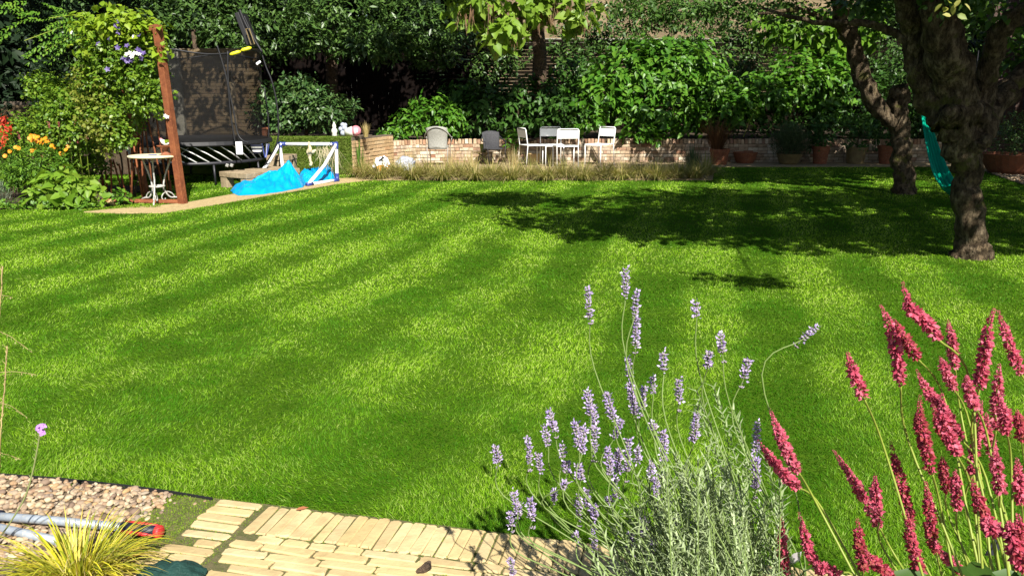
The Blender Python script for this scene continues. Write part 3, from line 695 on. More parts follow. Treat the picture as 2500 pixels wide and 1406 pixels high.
r = simple_tree('camellia_shrub', 'rounded glossy camellia shrub on the bed above the turf wall', 'shrub', (at(745, 330, 17.8).x, 17.8, .5), .9, cam, 'evergreen2', .12, .06, 420, 12, .16, .05, facing=.25, shell=(.5, 1.05))
# ------------------------------------------------------------------ catalpa
ct = thing('catalpa_tree', 'catalpa tree with big lime leaves and hanging brown seed pods', 'tree', (at(1318, 215, 20).x, 20, .5))
b = at(1318, 240, 20); mb = MB()
mb.tube([(b.x, 20, .4), at(1316, 190, 20), at(1318, 130, 20), at(1312, 80, 20), at(1316, 0, 20), at(1316, -120, 20)], [.2, .17, .16, .17, .13, .09], 12, bump=.2); mb.build('trunk', M['bark'], ct, smooth=True)
for pts in ([at(1312, 80, 20), at(1230, 40, 19.3), at(1140, 20, 18.6)], [at(1316, 60, 20), at(1390, 30, 19.4), at(1450, 20, 18.9)], [at(1316, 70, 20), at(1290, 30, 18.6), at(1260, 50, 17.6)]):
    mb = MB(); mb.tube(pts, [.08, .055, .03], 8, bump=.2); mb.build('limb', M['bark'], ct, smooth=True)
ce = [E(1165, 25, 18.0, 75, 42, .5), E(1235, 80, 17.8, 62, 40, .45), E(1300, 15, 18.2, 90, 45, .6), E(1400, 30, 18.2, 70, 50, .5), E(1290, -60, 18.6, 200, 60, 1.2), E(1205, 95, 18.0, 40, 30, .3)]
w_ = crown('crown', M['catalpa'], ct, ce, 250, 6, .24, .22, .185, HEART, up=.2, droop=.75, facing=.5, shell=(.5, 1.0), nup=.35)
for k in range(26):
    c = random.choice(ce[:4]); px = random.uniform(-.85, .85)
    p0 = Vector(c[0]) + Vector((c[1][0] * px, -abs(random.uniform(.2, 1)) * c[1][1], random.uniform(-.75, .2) * c[1][2]))
    N = random.randint(5, 10); V = A_([(p0.x + random.gauss(0, .035), p0.y + random.gauss(0, .03), p0.z + random.uniform(-.05, .1)) for j in range(N)])
    d = np.stack([RNG.normal(size=N) * .12, RNG.normal(size=N) * .12, -np.ones(N)], 1)
    blades('pod_cluster', M['pod'], ct, V, d, RNG.uniform(.22, .42, N), RNG.uniform(.014, .022, N), np.zeros(N), 3, keel=np.tile(A_([[.9, .3, 0]]), (N, 1)))
# ------------------------------------------------------------------ leafy shrubs on the raised bed
def shrub(name, label, px, base_y, Y, ells, mat, L, W, n, per, spread, tmpl=HEART, stems=7, **kw):
    x0 = at(px, base_y, Y).x; r = thing(name, label, 'shrub', (x0, Y, .5))
    mb = MB()
    for k in range(stems):
        e = random.choice(ells); t = Vector(e[0])
        mb.tube([(x0 + random.uniform(-.2, .2), Y + random.uniform(-.1, .1), .45), (x0 * .5 + t.x * .5, (Y + t.y) / 2 + .1, .4 + (t.z - .4) * .45), t], [.025, .018, .008], 6)
    mb.build('stems', M['bark'], r)
    crown('foliage', M[mat], r, ells, n, per, spread, L, W, tmpl, **kw); return r
shrub('dogwood_shrub', 'big bright green heart leaved shrub behind the white chairs', 1600, 330, 19.7, [E(1560, 195, 19.6, 115, 75, .6), E(1650, 170, 19.7, 105, 65, .6), E(1470, 240, 19.4, 70, 60, .5), E(1610, 260, 19.3, 130, 55, .45), E(1720, 230, 19.6, 60, 80, .5), E(1600, 130, 19.9, 90, 28, .4)], 'shrub', .165, .115, 760, 8, .24, shell=(.6, 1.2), facing=.35, up=.35, droop=.6, nup=.7)
shrub('dogwood_shrub', 'sunlit leafy shrub between the copper grass and slanting apple limb', 1960, 330, 19.6, [E(1955, 200, 19.6, 90, 65, .5), E(1860, 235, 19.4, 75, 50, .45), E(2030, 220, 19.7, 60, 75, .5), E(1800, 270, 19.2, 60, 40, .35)], 'shrub', .155, .105, 420, 8, .22, shell=(.6, 1.2), facing=.35, up=.35, droop=.6, nup=.7)
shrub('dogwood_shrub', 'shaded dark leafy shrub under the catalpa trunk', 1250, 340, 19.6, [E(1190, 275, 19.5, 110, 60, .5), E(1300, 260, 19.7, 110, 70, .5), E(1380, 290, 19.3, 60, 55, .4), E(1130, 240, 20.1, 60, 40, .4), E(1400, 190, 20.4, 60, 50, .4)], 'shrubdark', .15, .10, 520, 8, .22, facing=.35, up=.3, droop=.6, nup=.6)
shrub('euonymus_shrub', 'bright low shrub at the wall corner by the dark hollow', 1050, 330, 18.9, [E(1055, 270, 18.9, 55, 34, .3), E(1010, 300, 18.8, 48, 28, .25), E(1095, 300, 18.9, 45, 35, .3), E(965, 325, 18.6, 38, 16, .2)], 'shrub', .11, .07, 230, 8, .16, stems=5, facing=.35, droop=.5)
shrub('trailing_shrub', 'leafy sprig hanging over the wall beside the side-on white chair', 1252, 345, 18.7, [E(1252, 338, 18.55, 15, 22, .12), E(1440, 300, 19.0, 40, 18, .2), E(1400, 320, 18.9, 25, 12, .15)], 'shrub', .13, .09, 34, 7, .14, stems=3, facing=.3, droop=.6)
shrub('trailing_shrub', 'low leafy sprays drooping over the wall top right of the chairs', 1560, 335, 18.8, [E(1560, 325, 18.7, 45, 14, .15), E(1640, 320, 18.8, 40, 14, .15), E(1600, 340, 18.66, 12, 10, .08)], 'shrub', .14, .10, 42, 7, .15, stems=3, facing=.3, droop=.6)
shrub('maple_sapling', 'pale green lobed leaves above the right hand shrub', 1960, 300, 20.3, [E(1960, 75, 20.2, 85, 45, .5), E(2050, 130, 20.2, 50, 40, .4), E(1890, 70, 20.3, 50, 30, .3), E(2110, 60, 20.2, 40, 60, .4)], 'maple', .19, .18, 170, 6, .25, stems=5, facing=.4, up=.2, droop=.5)
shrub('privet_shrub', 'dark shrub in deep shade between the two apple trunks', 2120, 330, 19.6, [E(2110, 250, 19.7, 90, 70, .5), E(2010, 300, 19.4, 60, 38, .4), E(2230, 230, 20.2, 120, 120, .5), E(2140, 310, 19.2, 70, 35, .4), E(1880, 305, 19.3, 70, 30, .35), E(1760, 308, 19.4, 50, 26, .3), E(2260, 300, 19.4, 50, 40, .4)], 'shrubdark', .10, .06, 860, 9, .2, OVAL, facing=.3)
shrub('laurel_hedge', 'dark evergreen mass behind the shrubs and slatted fence', 1750, 320, 22.5, [E(1770, 150, 22, 130, 70, .5), E(1450, 60, 22.5, 60, 50, .5), E(1850, 60, 22, 90, 60, .5), E(2300, 100, 22, 240, 130, .6), E(1640, 120, 22.3, 80, 14, .3), E(1400, 110, 22.4, 70, 40, .3), E(1245, 130, 22.6, 50, 55, .3), E(1110, 95, 22.8, 60, 30, .3), E(1190, 165, 22.2, 55, 35, .3), E(1770, 190, 21.4, 90, 60, .4), E(1420, 140, 22.2, 70, 45, .3), E(1530, 110, 22.2, 60, 25, .3)], 'evergreen', .13, .06, 1700, 10, .25, OVAL, facing=.3)
shrub('rosemary_willow', 'fine twiggy shrub in front of the pale house wall', 1640, 320, 23, [E(1640, 20, 23.2, 150, 35, .4), E(1560, 30, 23.3, 60, 60, .3), E(1700, 60, 23.1, 90, 25, .3)], 'canopy', .13, .05, 520, 9, .28, OVAL, stems=14, facing=.3)
# fern on the bed
fr = thing('fern', 'single arching fern frond among the shrub leaves above the bowl', 'fern', tuple(at(1815, 335, 18.95)))
def pinnate(p0, p1, droop, n, L, W):
    P, D, Nn, Ls = [], [], [], []
    p0, p1 = Vector(p0), Vector(p1); ax = (p1 - p0).normalized(); sd = ax.cross(Vector((0, -.6, .8))).normalized()
    for i in range(n):
        t = (i + 1) / n; c = p0.lerp(p1, t) + Vector((0, 0, -droop * t * t))
        for sg in (-1, 1):
            P.append(c); D.append(sd * sg + ax * random.uniform(.3, .9) + Vector((random.gauss(0, .12), random.gauss(0, .12), -.25 + random.gauss(0, .15)))); Nn.append((random.gauss(0, .3), -.5, .8)); Ls.append(L * (1.05 - .75 * abs(t - .35)) * random.uniform(.7, 1.15))
    P.append(p1 + Vector((0, 0, -droop))); D.append(ax); Nn.append((0, -.5, .8)); Ls.append(L * .7)
    return P, D, Nn, Ls
P, D, Nn, Ls = pinnate(at(1828, 300, 18.9), at(1850, 258, 18.8), .02, 16, .12, .03)
leaves('frond', M['maple'], fr, [tuple(q) for q in P], [tuple(q) for q in D], A(Nn), A(Ls), .028)
mb = MB(); mb.tube([at(1815, 335, 18.95), at(1828, 300, 18.9), at(1850, 258, 18.8)], [.008, .006, .002], 6); mb.build('stalk', M['persstem'], fr)

# ================================================================== apple trees
def wob(pts, n=4, amt=.03):
    pts = [Vector(p) for p in pts]; out = []
    for i in range(len(pts) - 1):
        for k in range(n):
            t = k / n; a = pts[max(i - 1, 0)]; b = pts[i]; c = pts[i + 1]; d_ = pts[min(i + 2, len(pts) - 1)]
            q = .5 * ((2 * b) + (c - a) * t + (2 * a - 5 * b + 4 * c - d_) * t * t + (-a + 3 * b - 3 * c + d_) * t ** 3)
            out.append(q + Vector((random.gauss(0, amt), random.gauss(0, amt), 0)))
    return out + [pts[-1]]
def rads(rs, n=4):
    out = []
    for a, b in zip(rs[:-1], rs[1:]): out += [(a + (b - a) * k / n) * random.uniform(.93, 1.08) for k in range(n)]
    return out + [rs[-1]]
def limb(parent, name, pts, rs, mat='barkA', seg=14, amt=.012, bump=.28):
    mb = MB(); mb.tube(wob(pts, 5, amt), rads(rs, 5), seg, bump=bump); return mb.build(name, M[mat], parent, smooth=True)
Y1 = gp(2372, 628).y; B1 = gp(2372, 628)
t1 = thing('apple_tree', 'knobbly apple tree nearest the camera with several thick limbs', 'tree', tuple(B1))
limb(t1, 'trunk', [B1 + Vector((0, 0, -.06)), B1 + Vector((0, 0, .05)), at(2370, 590, Y1), at(2364, 500, Y1), at(2362, 420, Y1), at(2352, 350, Y1), at(2344, 290, Y1), at(2335, 235, Y1)], [.19, .165, .146, .132, .138, .165, .205, .19], seg=28, bump=.22)
limb(t1, 'limb', [at(2320, 290, Y1), at(2268, 235, Y1 + .1), at(2238, 170, Y1 + .1), at(2235, 90, Y1 + .1), at(2215, 20, Y1), at(2200, -90, Y1 - .2)], [.19, .14, .11, .10, .10, .07])
limb(t1, 'limb', [at(2338, 250, Y1), at(2318, 160, Y1 - .1), at(2296, 70, Y1 - .2), at(2292, -40, Y1 - .3), at(2260, -150, Y1 - .5)], [.19, .17, .16, .14, .09])
limb(t1, 'limb', [at(2372, 310, Y1), at(2400, 240, Y1 + .1), at(2418, 150, Y1), at(2448, 70, Y1 - .2), at(2500, 30, Y1 - .3), at(2600, -10, Y1 - .5)], [.17, .11, .085, .09, .08, .05])
limb(t1, 'limb', [at(2378, 330, Y1), at(2420, 270, Y1 + .2), at(2480, 205, Y1 + .4), at(2560, 130, Y1 + .6), at(2700, 20, Y1 + .8)], [.16, .12, .10, .09, .06])
limb(t1, 'knot', [at(2330, 285, Y1 - .12), at(2318, 275, Y1 - .2), at(2312, 268, Y1 - .24)], [.11, .09, .05], bump=.5)
limb(t1, 'knot', [at(2378, 365, Y1 - .1), at(2398, 345, Y1 - .15), at(2404, 330, Y1 - .15)], [.08, .07, .03], bump=.5)
limb(t1, 'branch', [at(2240, 120, Y1 + .1), at(2130, 60, Y1 + .3), at(1990, 55, Y1 + .6), at(1860, 20, Y1 + 1)], [.05, .035, .025, .012])
c1 = [(A((2.6, 6.5, 3.6)), A((1.7, 1.5, .5))), (A((4.8, 5.7, 3.7)), A((2.2, 1.4, .6))), (A((7.2, 5.6, 3.8)), A((2.2, 1.6, .6))), (A((4.6, 8.2, 3.9)), A((2.6, 1.5, .6))), (A((7.6, 8.4, 3.9)), A((2.4, 1.7, .6))), (A((1.2, 8.4, 3.8)), A((1.1, .9, .4)))]
crown('crown', M['canopy'], t1, c1, 3000, 16, .2, .13, .09, up=.2, shell=(.15, 1.0))
limb(t1, 'branch', [(4.2, 7.5, 3.0), (3.7, 5.6, 3.5), (3.3, 3.3, 3.6)], [.02, .014, .008])  # thin unseen twig added to carry the spray below
crown('unseen_shadow_spray', M['canopy'], t1, [(A((3.2, 3.1, 3.6)), A((.5, .22, .2)))], 20, 12, .15, .12, .08, up=.2, shell=(.1, 1.0))  # unseen spray added to cast a small shadow patch on the lawn
crown('low_boughs', M['canopy'], t1, [E(2120, 10, 8.6, 110, 32, .5), E(2440, 40, 7.9, 70, 60, .5), E(2330, -10, 7.4, 120, 28, .4), E(2260, 60, 8.6, 40, 50, .3), E(2480, 140, 8.6, 40, 60, .4)], 150, 10, .16, .075, .048, OVAL, up=.1, droop=.4, shell=(.2, 1.0))
Pp = [at(2310, 18, 5.6), at(2322, 40, 5.58), at(2336, 36, 5.57), at(2330, 12, 5.6), at(2355, 10, 5.6), at(2318, 8, 5.62), at(2345, 0, 5.6), at(2300, 10, 5.6)]
leaves('leaf_spray', M['applebright'], t1, [tuple(p) for p in Pp], RNG.normal(size=(8, 3)) * .5 + A([[-.3, -.2, -.5]]), RNG.normal(size=(8, 3)) * .25 + A([[-.1, -.7, .6]]), RNG.uniform(.055, .08, 8), RNG.uniform(.035, .045, 8), OVAL)
Y2 = gp(2207, 473).y; B2 = gp(2207, 473)
t2 = thing('apple_tree', 'forked apple tree with a sawn stub and one slanting limb', 'tree', tuple(B2))
limb(t2, 'trunk', [B2 + Vector((0, 0, -.05)), at(2206, 445, Y2), at(2203, 390, Y2), at(2199, 330, Y2), at(2195, 285, Y2), at(2194, 245, Y2), at(2196, 212, Y2)], [.19, .155, .145, .135, .15, .15, .14], seg=22)
limb(t2, 'limb', [at(2188, 310, Y2), at(2160, 285, Y2 - .1), at(2128, 240, Y2 - .2), at(2100, 170, Y2 - .2), at(2078, 100, Y2 - .3), at(2055, 40, Y2 - .3), at(2030, -60, Y2 - .5)], [.09, .105, .14, .125, .12, .11, .09])
limb(t2, 'limb', [at(2050, 60, Y2 - .3), at(2010, 50, Y2 - .5), at(1960, 25, Y2 - .8), at(1850, 35, Y2 - 1)], [.07, .05, .04, .015])
c2 = [(A((6.2, 12.4, 3.6)), A((2.7, 1.8, .6))), (A((8.2, 13.5, 4.1)), A((2.8, 2.2, .8))), (A((4.6, 12.9, 4.1)), A((1.9, 1.5, .7))), (A((6.8, 14.9, 4.2)), A((3.2, 1.7, .8))), (A((1.9, 15.0, 4.1)), A((1.0, .7, .35)))]  # last cluster is unseen, added above the view to shade the terrace wall
crown('crown', M['canopy'], t2, c2, 2600, 16, .22, .13, .09, up=.2, shell=(.15, 1.0))
lowc = [E(1700, 20, 13.0, 260, 28, .8), E(1930, 25, 12.5, 130, 45, .6), E(2130, 40, 12.8, 80, 60, .5)]
crown('low_branches', M['canopy'], t2, lowc, 210, 11, .2, .085, .05, up=.1, shell=(.3, 1.0))
t3 = thing('apple_tree', 'leafy tree crown beyond the right edge shading the pots', 'tree', (11.5, 15.5, 0))
limb(t3, 'trunk', [(11.5, 15.5, 0), (11.4, 15.5, 1.5), (11.2, 15.4, 3)], [.2, .16, .12])
crown('crown', M['canopy'], t3, [(A((10.8, 15.5, 4.0)), A((3.2, 2.6, 1.2))), (A((10.5, 12.0, 4.3)), A((2.6, 2.4, .9))), (A((10.4, 9.2, 4.2)), A((2.2, 2.0, .8))), (A((13.5, 17, 4)), A((3, 2.5, 1.6)))], 2400, 14, .25, .12, .08, up=.2, shell=(.2, 1.0))
# hammock between the apple trees
hm = thing('hammock', 'teal net hammock hanging behind the near apple trunk', 'hammock', tuple(at(2300, 440, 10.5)))
Pa, Pm, Pb = at(2252, 250, 12.4), at(2318, 470, 10.3), at(2402, 300, 8.6)
cl = []
for i in range(31):
    t = i / 30; s_ = (1 - t) ** 2; 
    cl.append(Pa * (1 - t) ** 2 + (Pm * 2 - (Pa + Pb) * .5) * 2 * t * (1 - t) + Pb * t * t)
vs, fs = [], []; nW = 19
for i, c in enumerate(cl):
    t = i / 30; wd = .05 + .16 * math.sin(PI * t) ** .8
    for k in range(nW):
        u = k / (nW - 1) * 2 - 1
        vs.append(c + Vector((u * wd * .75, u * wd * .35, .10 * u * u * math.sin(PI * t) + .022 * math.sin(u * 15 + i * .12))))
fs = [(i * nW + k, i * nW + k + 1, (i + 1) * nW + k + 1, (i + 1) * nW + k) for i in range(30) for k in range(nW - 1)]
o = MB().add(vs, fs).build('net', M['hammock'], hm, smooth=True); m = o.modifiers.new('solid', 'SOLIDIFY'); m.thickness = .006
mb = MB(); mb.tube([Pa, Pa + Vector((.1, .6, .25))], .012, 6); mb.build('rope', M['hammock'], hm)
mb = MB(); mb.tube([Pb, at(2405, 250, 8.3)], .012, 6); mb.build('rope', M['hammock'], hm)
# ------------------------------------------------------------------ dark trees beyond the fence
for k, (x, y, lab) in enumerate([(-13.2, 19.5, 'dark tree mass filling the far left background'), (-17.5, 26, 'dark tree at the extreme left beyond the fence'), (-13.6, 26, 'dark tree beyond the fence behind the holly'), (-10, 26.3, 'dark tree beyond the fence above the rusty post'), (-6.4, 26.3, 'dark tree beyond the fence above the trampoline'), (-3.0, 26.2, 'dark tree beyond the fence left of the house wall'), (13.2, 25, 'dark tree beyond the fence right of the house wall'), (15.2, 19.6, 'dark tree in front of the red brick house')]):
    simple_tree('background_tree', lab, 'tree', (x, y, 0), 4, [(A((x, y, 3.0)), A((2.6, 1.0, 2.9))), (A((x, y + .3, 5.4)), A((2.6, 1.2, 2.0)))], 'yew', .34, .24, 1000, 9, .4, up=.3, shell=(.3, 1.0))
ov = [(A((-7.6, 14.8, 4.4)), A((2.6, 1.0, .75))), (A((-8.6, 13.6, 4.3)), A((1.7, .8, .8))), (A((-4.6, 16.3, 4.5)), A((2.6, .8, .8))), (A((-1.4, 17.2, 4.7)), A((2.2, .9, .8)))]
crown('unseen_shade_boughs', M['evergreen'], bpy.data.objects['evergreen_oak'], ov, 900, 13, .3, .19, .09, shell=(.2, 1.0))  # unseen boughs added above the view to shade the walls behind

# ================================================================== ornamental grasses and pots along the wall
def grass_clump(name, label, cat, base, n, L, W, spread, mat, up=1.0, curl=.5, lean=(0, 0), group=None, r0=.06, segs=4):
    b = Vector(base); r = thing(name, label, cat, tuple(b), group)
    a = RNG.uniform(0, 2 * PI, n); q = RNG.random(n) ** .6
    d = np.stack([np.cos(a) * q * spread + lean[0], np.sin(a) * q * spread + lean[1], np.full(n, up)], 1)
    pos = np.stack([b.x + np.cos(a) * r0 * RNG.random(n), b.y + np.sin(a) * r0 * RNG.random(n), np.full(n, b.z)], 1)
    Ls = L * RNG.uniform(.5, 1.15, n)
    blades('blades', mat, r, pos, d, Ls, W * RNG.uniform(.6, 1.2, n), curl * RNG.uniform(.3, 1.4, n), segs)
    return r
gx = [(885, 434), (925, 439), (965, 433), (1005, 440), (1040, 434), (1080, 441), (1120, 435), (1160, 441), (1200, 436), (1245, 441), (1290, 436), (1335, 441), (1380, 437), (1425, 441), (1470, 437), (1515, 440), (1560, 437), (1605, 440), (1650, 437), (1695, 438), (1722, 430)]
gxl = ['beside the turf wall', 'in front of the orange and white sack', 'between the two sacks', 'in front of the silver sack', 'left of the grey weave chair', 'in front of the grey weave chair', 'right of the grey weave chair', 'in front of the small folding table', 'before the dark weave chair', 'left of the side-on white chair', 'in front of the side-on white chair', 'before the front white chair', 'just right of the front white chair']
for i, (px, py) in enumerate(gx):
    b = gp(px, py - 3, .02); lab = 'dry tan grass clump ' + (gxl[i] if i < len(gxl) else 'in the shaded run towards the copper grass')
    grass_clump('grass_clump', lab, 'ornamental grass', b, 460, .62, .0095, .8, M['drygrass'], .72, .6, (random.uniform(-.3, .1), -.12), 'ornamental grasses edging the lawn', .14)
for i, (px, py, lab) in enumerate([(880, 405, 'tall straw stems rising against the turf wall corner'), (1100, 418, 'straw coloured seed stems beside the grey weave chair'), (1150, 425, 'pale dry stems at the foot of the folding table'), (1255, 418, 'straw stems between dark weave chair and side-on white chair'), (1000, 415, 'thin straw stems behind the silver sack'), (1340, 395, 'fine dry stems in front of the pale wall between white chairs')]):
    grass_clump('straw_grass', lab, 'ornamental grass', gp(px, py, .02), 70, .62, .009, .35, M['straw'], 1, .18, (random.uniform(-.15, .15), 0), None, .12)
grass_clump('copper_grass', 'dark copper red grass standing in a terracotta pot by the wall', 'ornamental grass', gp(1742, 400, .34) * 1 if False else Vector((gp(1748, 404).x, gp(1748, 404).y, .32)), 520, .95, .012, .55, M['copper'], 1, .35, (0, 0), None, .12)
grass_clump('blue_grass', 'grey green grass tuft leaning beside the copper grass', 'ornamental grass', gp(1690, 418, .02), 170, .75, .012, .4, M['greybush'], 1, .3, (-.1, 0), None, .1)
grass_clump('straw_grass', 'dry seed plume at the corner of the turf wall top', 'ornamental grass', at(893, 335, 16.6), 90, .36, .010, .3, M['straw'], 1, .25)
grass_clump('sword_plant', 'green upright leaves at the turf wall corner', 'plant', gp(880, 420, .02), 24, .75, .03, .2, M['sword'], 1, .12)
# flower pots
def pot(name, label, px, base_py, wpx, hpx, mat, prof='pot', Y=None):
    b = gp(px, base_py); m = mpp(b); R = wpx * m / 2; H = hpx * m
    r = thing(name, label, 'flower pot', tuple(b)); mb = MB()
    if prof == 'pot': mb.lathe([(R * .68, 0), (R * .72, .01), (R * .93, H * .8), (R, H * .81), (R * 1.02, H), (R * .9, H), (R * .86, H * .85), (.01, H * .84)], b, 24); z = H * .85
    elif prof == 'bowl': mb.lathe([(R * .6, 0), (R * .75, H * .2), (R * .95, H * .75), (R * 1.0, H * .9), (R * 1.04, H), (R * .93, H), (R * .88, H * .85), (.01, H * .8)], b, 28); z = H * .8
    else: mb.lathe([(R * .8, 0), (R * .84, .01), (R * .98, H * .9), (R * 1.04, H * .91), (R * 1.04, H), (R * .92, H), (R * .9, H * .9), (.01, H * .88)], b, 24); z = H * .88
    mb.build('body', mat, r, smooth=False)
    mb = MB(); mb.lathe([(R * .86, z - .03), (R * .86, z + .008), (.01, z + .02)], b, 20); mb.build('soil', M['soil'], r)
    return b, R, H
pot('flower_pot', 'terracotta pot holding the copper red grass', 1755, 404, 48, 40, M['terracotta'])
pot('flower_pot', 'shallow wide terracotta bowl by the shaded wall', 1818, 400, 58, 28, M['terracotta'], 'bowl')
pb = [pot('flower_pot', 'tall terracotta pot just right of the grey bush', 2001, 402, 42, 44, M['terracotta']), pot('flower_pot', 'ochre glazed pot with rim between two terracotta pots', 2087, 402, 48, 42, M['ochrepot'], 'tub'), pot('flower_pot', 'terracotta pot half hidden by the forked apple trunk', 2166, 402, 52, 46, M['terracotta'])]
pot('flower_pot', 'sunlit buff clay pot beneath the side-on white chair', 1304, 403, 34, 27, M['buffpot'])
pot('flower_pot', 'dark pot under the grey green bush', 1925, 403, 60, 28, M['ochrepot'], 'bowl')
bb = pot('flower_pot', 'very large round terracotta bowl at the right edge', 2470, 424, 150, 48, M['terracotta'], 'bowl')
for (b, R, H), lab, hh in zip(pb, ('dark leafy plant in the tall terracotta pot', 'dark leafy plant in the ochre pot', 'dark leafy plant in the pot behind the apple trunk'), (.35, .4, .4)):
    r = thing('potted_plant', lab, 'plant', tuple(b + Vector((0, 0, H))))
    crown('foliage', M['shrubdark'], r, [(A((b.x, b.y, H + hh * .7)), A((R * 1.7, R * 1.5, hh)))], 60, 9, .13, .09, .05, OVAL)
    mb = MB(); mb.tube([b + Vector((0, 0, H * .8)), b + Vector((.02, 0, H + hh * .6))], .012, 6); mb.build('stem', M['bark'], r)
b, R, H = bb
r = thing('boxwood_bush', 'dark clipped bush growing in the very large bowl', 'bush', (b.x, b.y, H)); crown('foliage', M['evergreen'], r, [(A((b.x, b.y, H + .42)), A((.85, .6, .45)))], 300, 10, .14, .05, .03, shell=(.3, 1.0))
mb = MB(); mb.tube([b + Vector((0, 0, H * .7)), b + Vector((0, 0, H + .4))], .03, 6); mb.build('stem', M['bark'], r)
gb = gp(1925, 402); r = thing('sage_bush', 'round grey green bush standing against the shaded wall', 'bush', (gb.x, gb.y, .2))
n = 5200; u = rvec(n); pos = A(gb) + A((0, -.02, .5)) + u * A((.47, .35, .42)) * RNG.uniform(.3, 1, (n, 1)); pos[:, 2] = np.maximum(pos[:, 2], .08)
blades('foliage', M['greybush'], r, pos, u * .6 + A((0, 0, .8)) + RNG.normal(size=(n, 3)) * .4, RNG.uniform(.06, .12, n), np.full(n, .012), RNG.uniform(0, .4, n), 2)
r = thing('white_flowers', 'small white bloom cluster at the right edge by the big bowl', 'flower', tuple(gp(2490, 422)))
q = gp(2490, 422); leaves('petals', M['whitefl'], r, A(q) + RNG.normal(size=(40, 3)) * A((.05, .04, .03)) + A((0, 0, .1)), rvec(40), rvec(40) + A((0, -.5, 1)), .06, .05, OVAL)
mb = MB(); mb.tube([q, q + Vector((0, 0, .1))], .008, 6); mb.build('stem', M['persstem'], r)

# ================================================================== white metal chairs
def frame_chair():
    r = thing('metal_chair', 'x', 'chair', (0, 0, 0))
    W, D, SH, BH, t = .46, .42, .45, .82, .011
    for sx in (-1, 1):
        mb = MB(); mb.tube([(sx * W / 2, -D / 2, 0), (sx * W / 2, -D / 2, SH)], t, 8); mb.build('leg', M['white'], r, smooth=True)
        mb = MB(); mb.tube([(sx * W / 2, D / 2 + .04, 0), (sx * W / 2, D / 2, SH), (sx * W / 2, D / 2 + .05, BH - .03), (sx * (W / 2 - .03), D / 2 + .055, BH)], t, 8); mb.build('leg', M['white'], r, smooth=True)
    mb = MB(); mb.box((0, 0, SH + .006), (W + .02, D + .02, .014)); mb.box((0, -D / 2 - .004, SH - .012), (W, .012, .03)); mb.build('seat', M['white'], r, bevel=.004)
    mb = MB(); mb.tube([(-W / 2 + .03, D / 2 + .055, BH), (W / 2 - .03, D / 2 + .055, BH)], t, 8); mb.build('top_rail', M['white'], r, smooth=True)
    mb = MB(); mb.box((0, D / 2 + .036, BH - .115), (W - .02, .008, .17), Matrix.Rotation(-.13, 3, 'X')); mb.build('back_panel', M['white'], r, bevel=.003)
    return r
def dup(root, loc, rz, label, group, name=None):
    c = root.copy(); COL.objects.link(c); c.location = loc; c.rotation_euler = (0, 0, rz); c['label'] = label; c['group'] = group
    for ch in root.children:
        d = ch.copy(); COL.objects.link(d); d.parent = c
        for g in ch.children:
            e = g.copy(); COL.objects.link(e); e.parent = d
    return c
# chair geometry is local: facing -Y, backrest on +Y
ch0 = frame_chair()
def place(o, px, py, rz, label):
    b = gp(px, py, .02); o.location = b; o.rotation_euler = (0, 0, rz); o['label'] = label; o['group'] = 'white chairs on the terrace'
place(ch0, 1380, 409, math.radians(188), 'front white metal chair with its solid back towards the lawn')
c = dup(ch0, (0, 0, 0), 0, '', ''); place(c, 1347, 404, math.radians(5), 'rear white metal chair half hidden behind the front one')
c = dup(ch0, (0, 0, 0), 0, '', ''); place(c, 1300, 406, math.radians(112), 'white metal chair turned side-on at the left of the set')
c = dup(ch0, (0, 0, 0), 0, '', ''); place(c, 1462, 403, math.radians(-48), 'white metal chair standing alone against the wall at right')
# grey weave armchairs
def weave_chair(label, px, py, rz, mat, fmat):
    b = gp(px, py, .02); r = thing('weave_chair', label, 'chair', tuple(b), 'round weave armchairs on the terrace', rz)
    mb = MB(); n = 8; vs, fs = [], []
    for i in range(9):
        for k in range(n + 1):
            u = k / n * 2 - 1; t = i / 8
            vs.append((u * (.20 + .03 * t), .20 + .05 * t + .05 * u * u * -1 - .03 * math.sin(PI * t), .36 + .46 * t + (.04 * (1 - u * u) if i == 8 else 0)))
    fs = [(i * (n + 1) + k, i * (n + 1) + k + 1, (i + 1) * (n + 1) + k + 1, (i + 1) * (n + 1) + k) for i in range(8) for k in range(n)]
    o = mb.add(vs, fs).build('backrest', mat, r, smooth=True, loc=(0, 0, 0)); md = o.modifiers.new('s', 'SOLIDIFY'); md.thickness = .018
    mb = MB(); mb.lathe([(.01, .40), (.21, .40), (.23, .41), (.23, .425), (.21, .43), (.01, .43)], seg=20); mb.build('seat', mat, r, loc=(0, 0, 0))
    pts = []
    for k in range(25):
        a = math.radians(-200 + k * 220 / 24); s_ = (math.sin(-a) * .5 + .5)
        pts.append((.30 * math.cos(-a + PI / 2 - PI / 2) , .03 + .25 * math.sin(math.radians(-20 + k * 220 / 24)), .60 + .24 * max(0, math.sin(math.radians(-20 + k * 220 / 24))) ** 1.5))
    mb = MB(); mb.tube(pts, .012, 8); mb.build('arm_hoop', fmat, r, smooth=True, loc=(0, 0, 0))
    for sx in (-1, 1):
        for sy in (-1, 1):
            mb = MB(); top = .62 if sy < 0 else .42
            mb.tube([(sx * .22, sy * .2, 0), (sx * .23, sy * .16, .4), (sx * (.285 if sy < 0 else .2), sy * .1, top)], .010, 6); mb.build('leg', fmat, r, smooth=True, loc=(0, 0, 0))
    return r
weave_chair('grey weave armchair with its sunlit back towards the lawn', 1072, 404, math.radians(175) , M['rattan'], M['greymetal'])
dwc = weave_chair('grey weave armchair darkened for shade behind the folding table', 1206, 403, math.radians(25), M['shadeweave'], M['blackmetal']); dwc.scale = (.9, .9, .86)
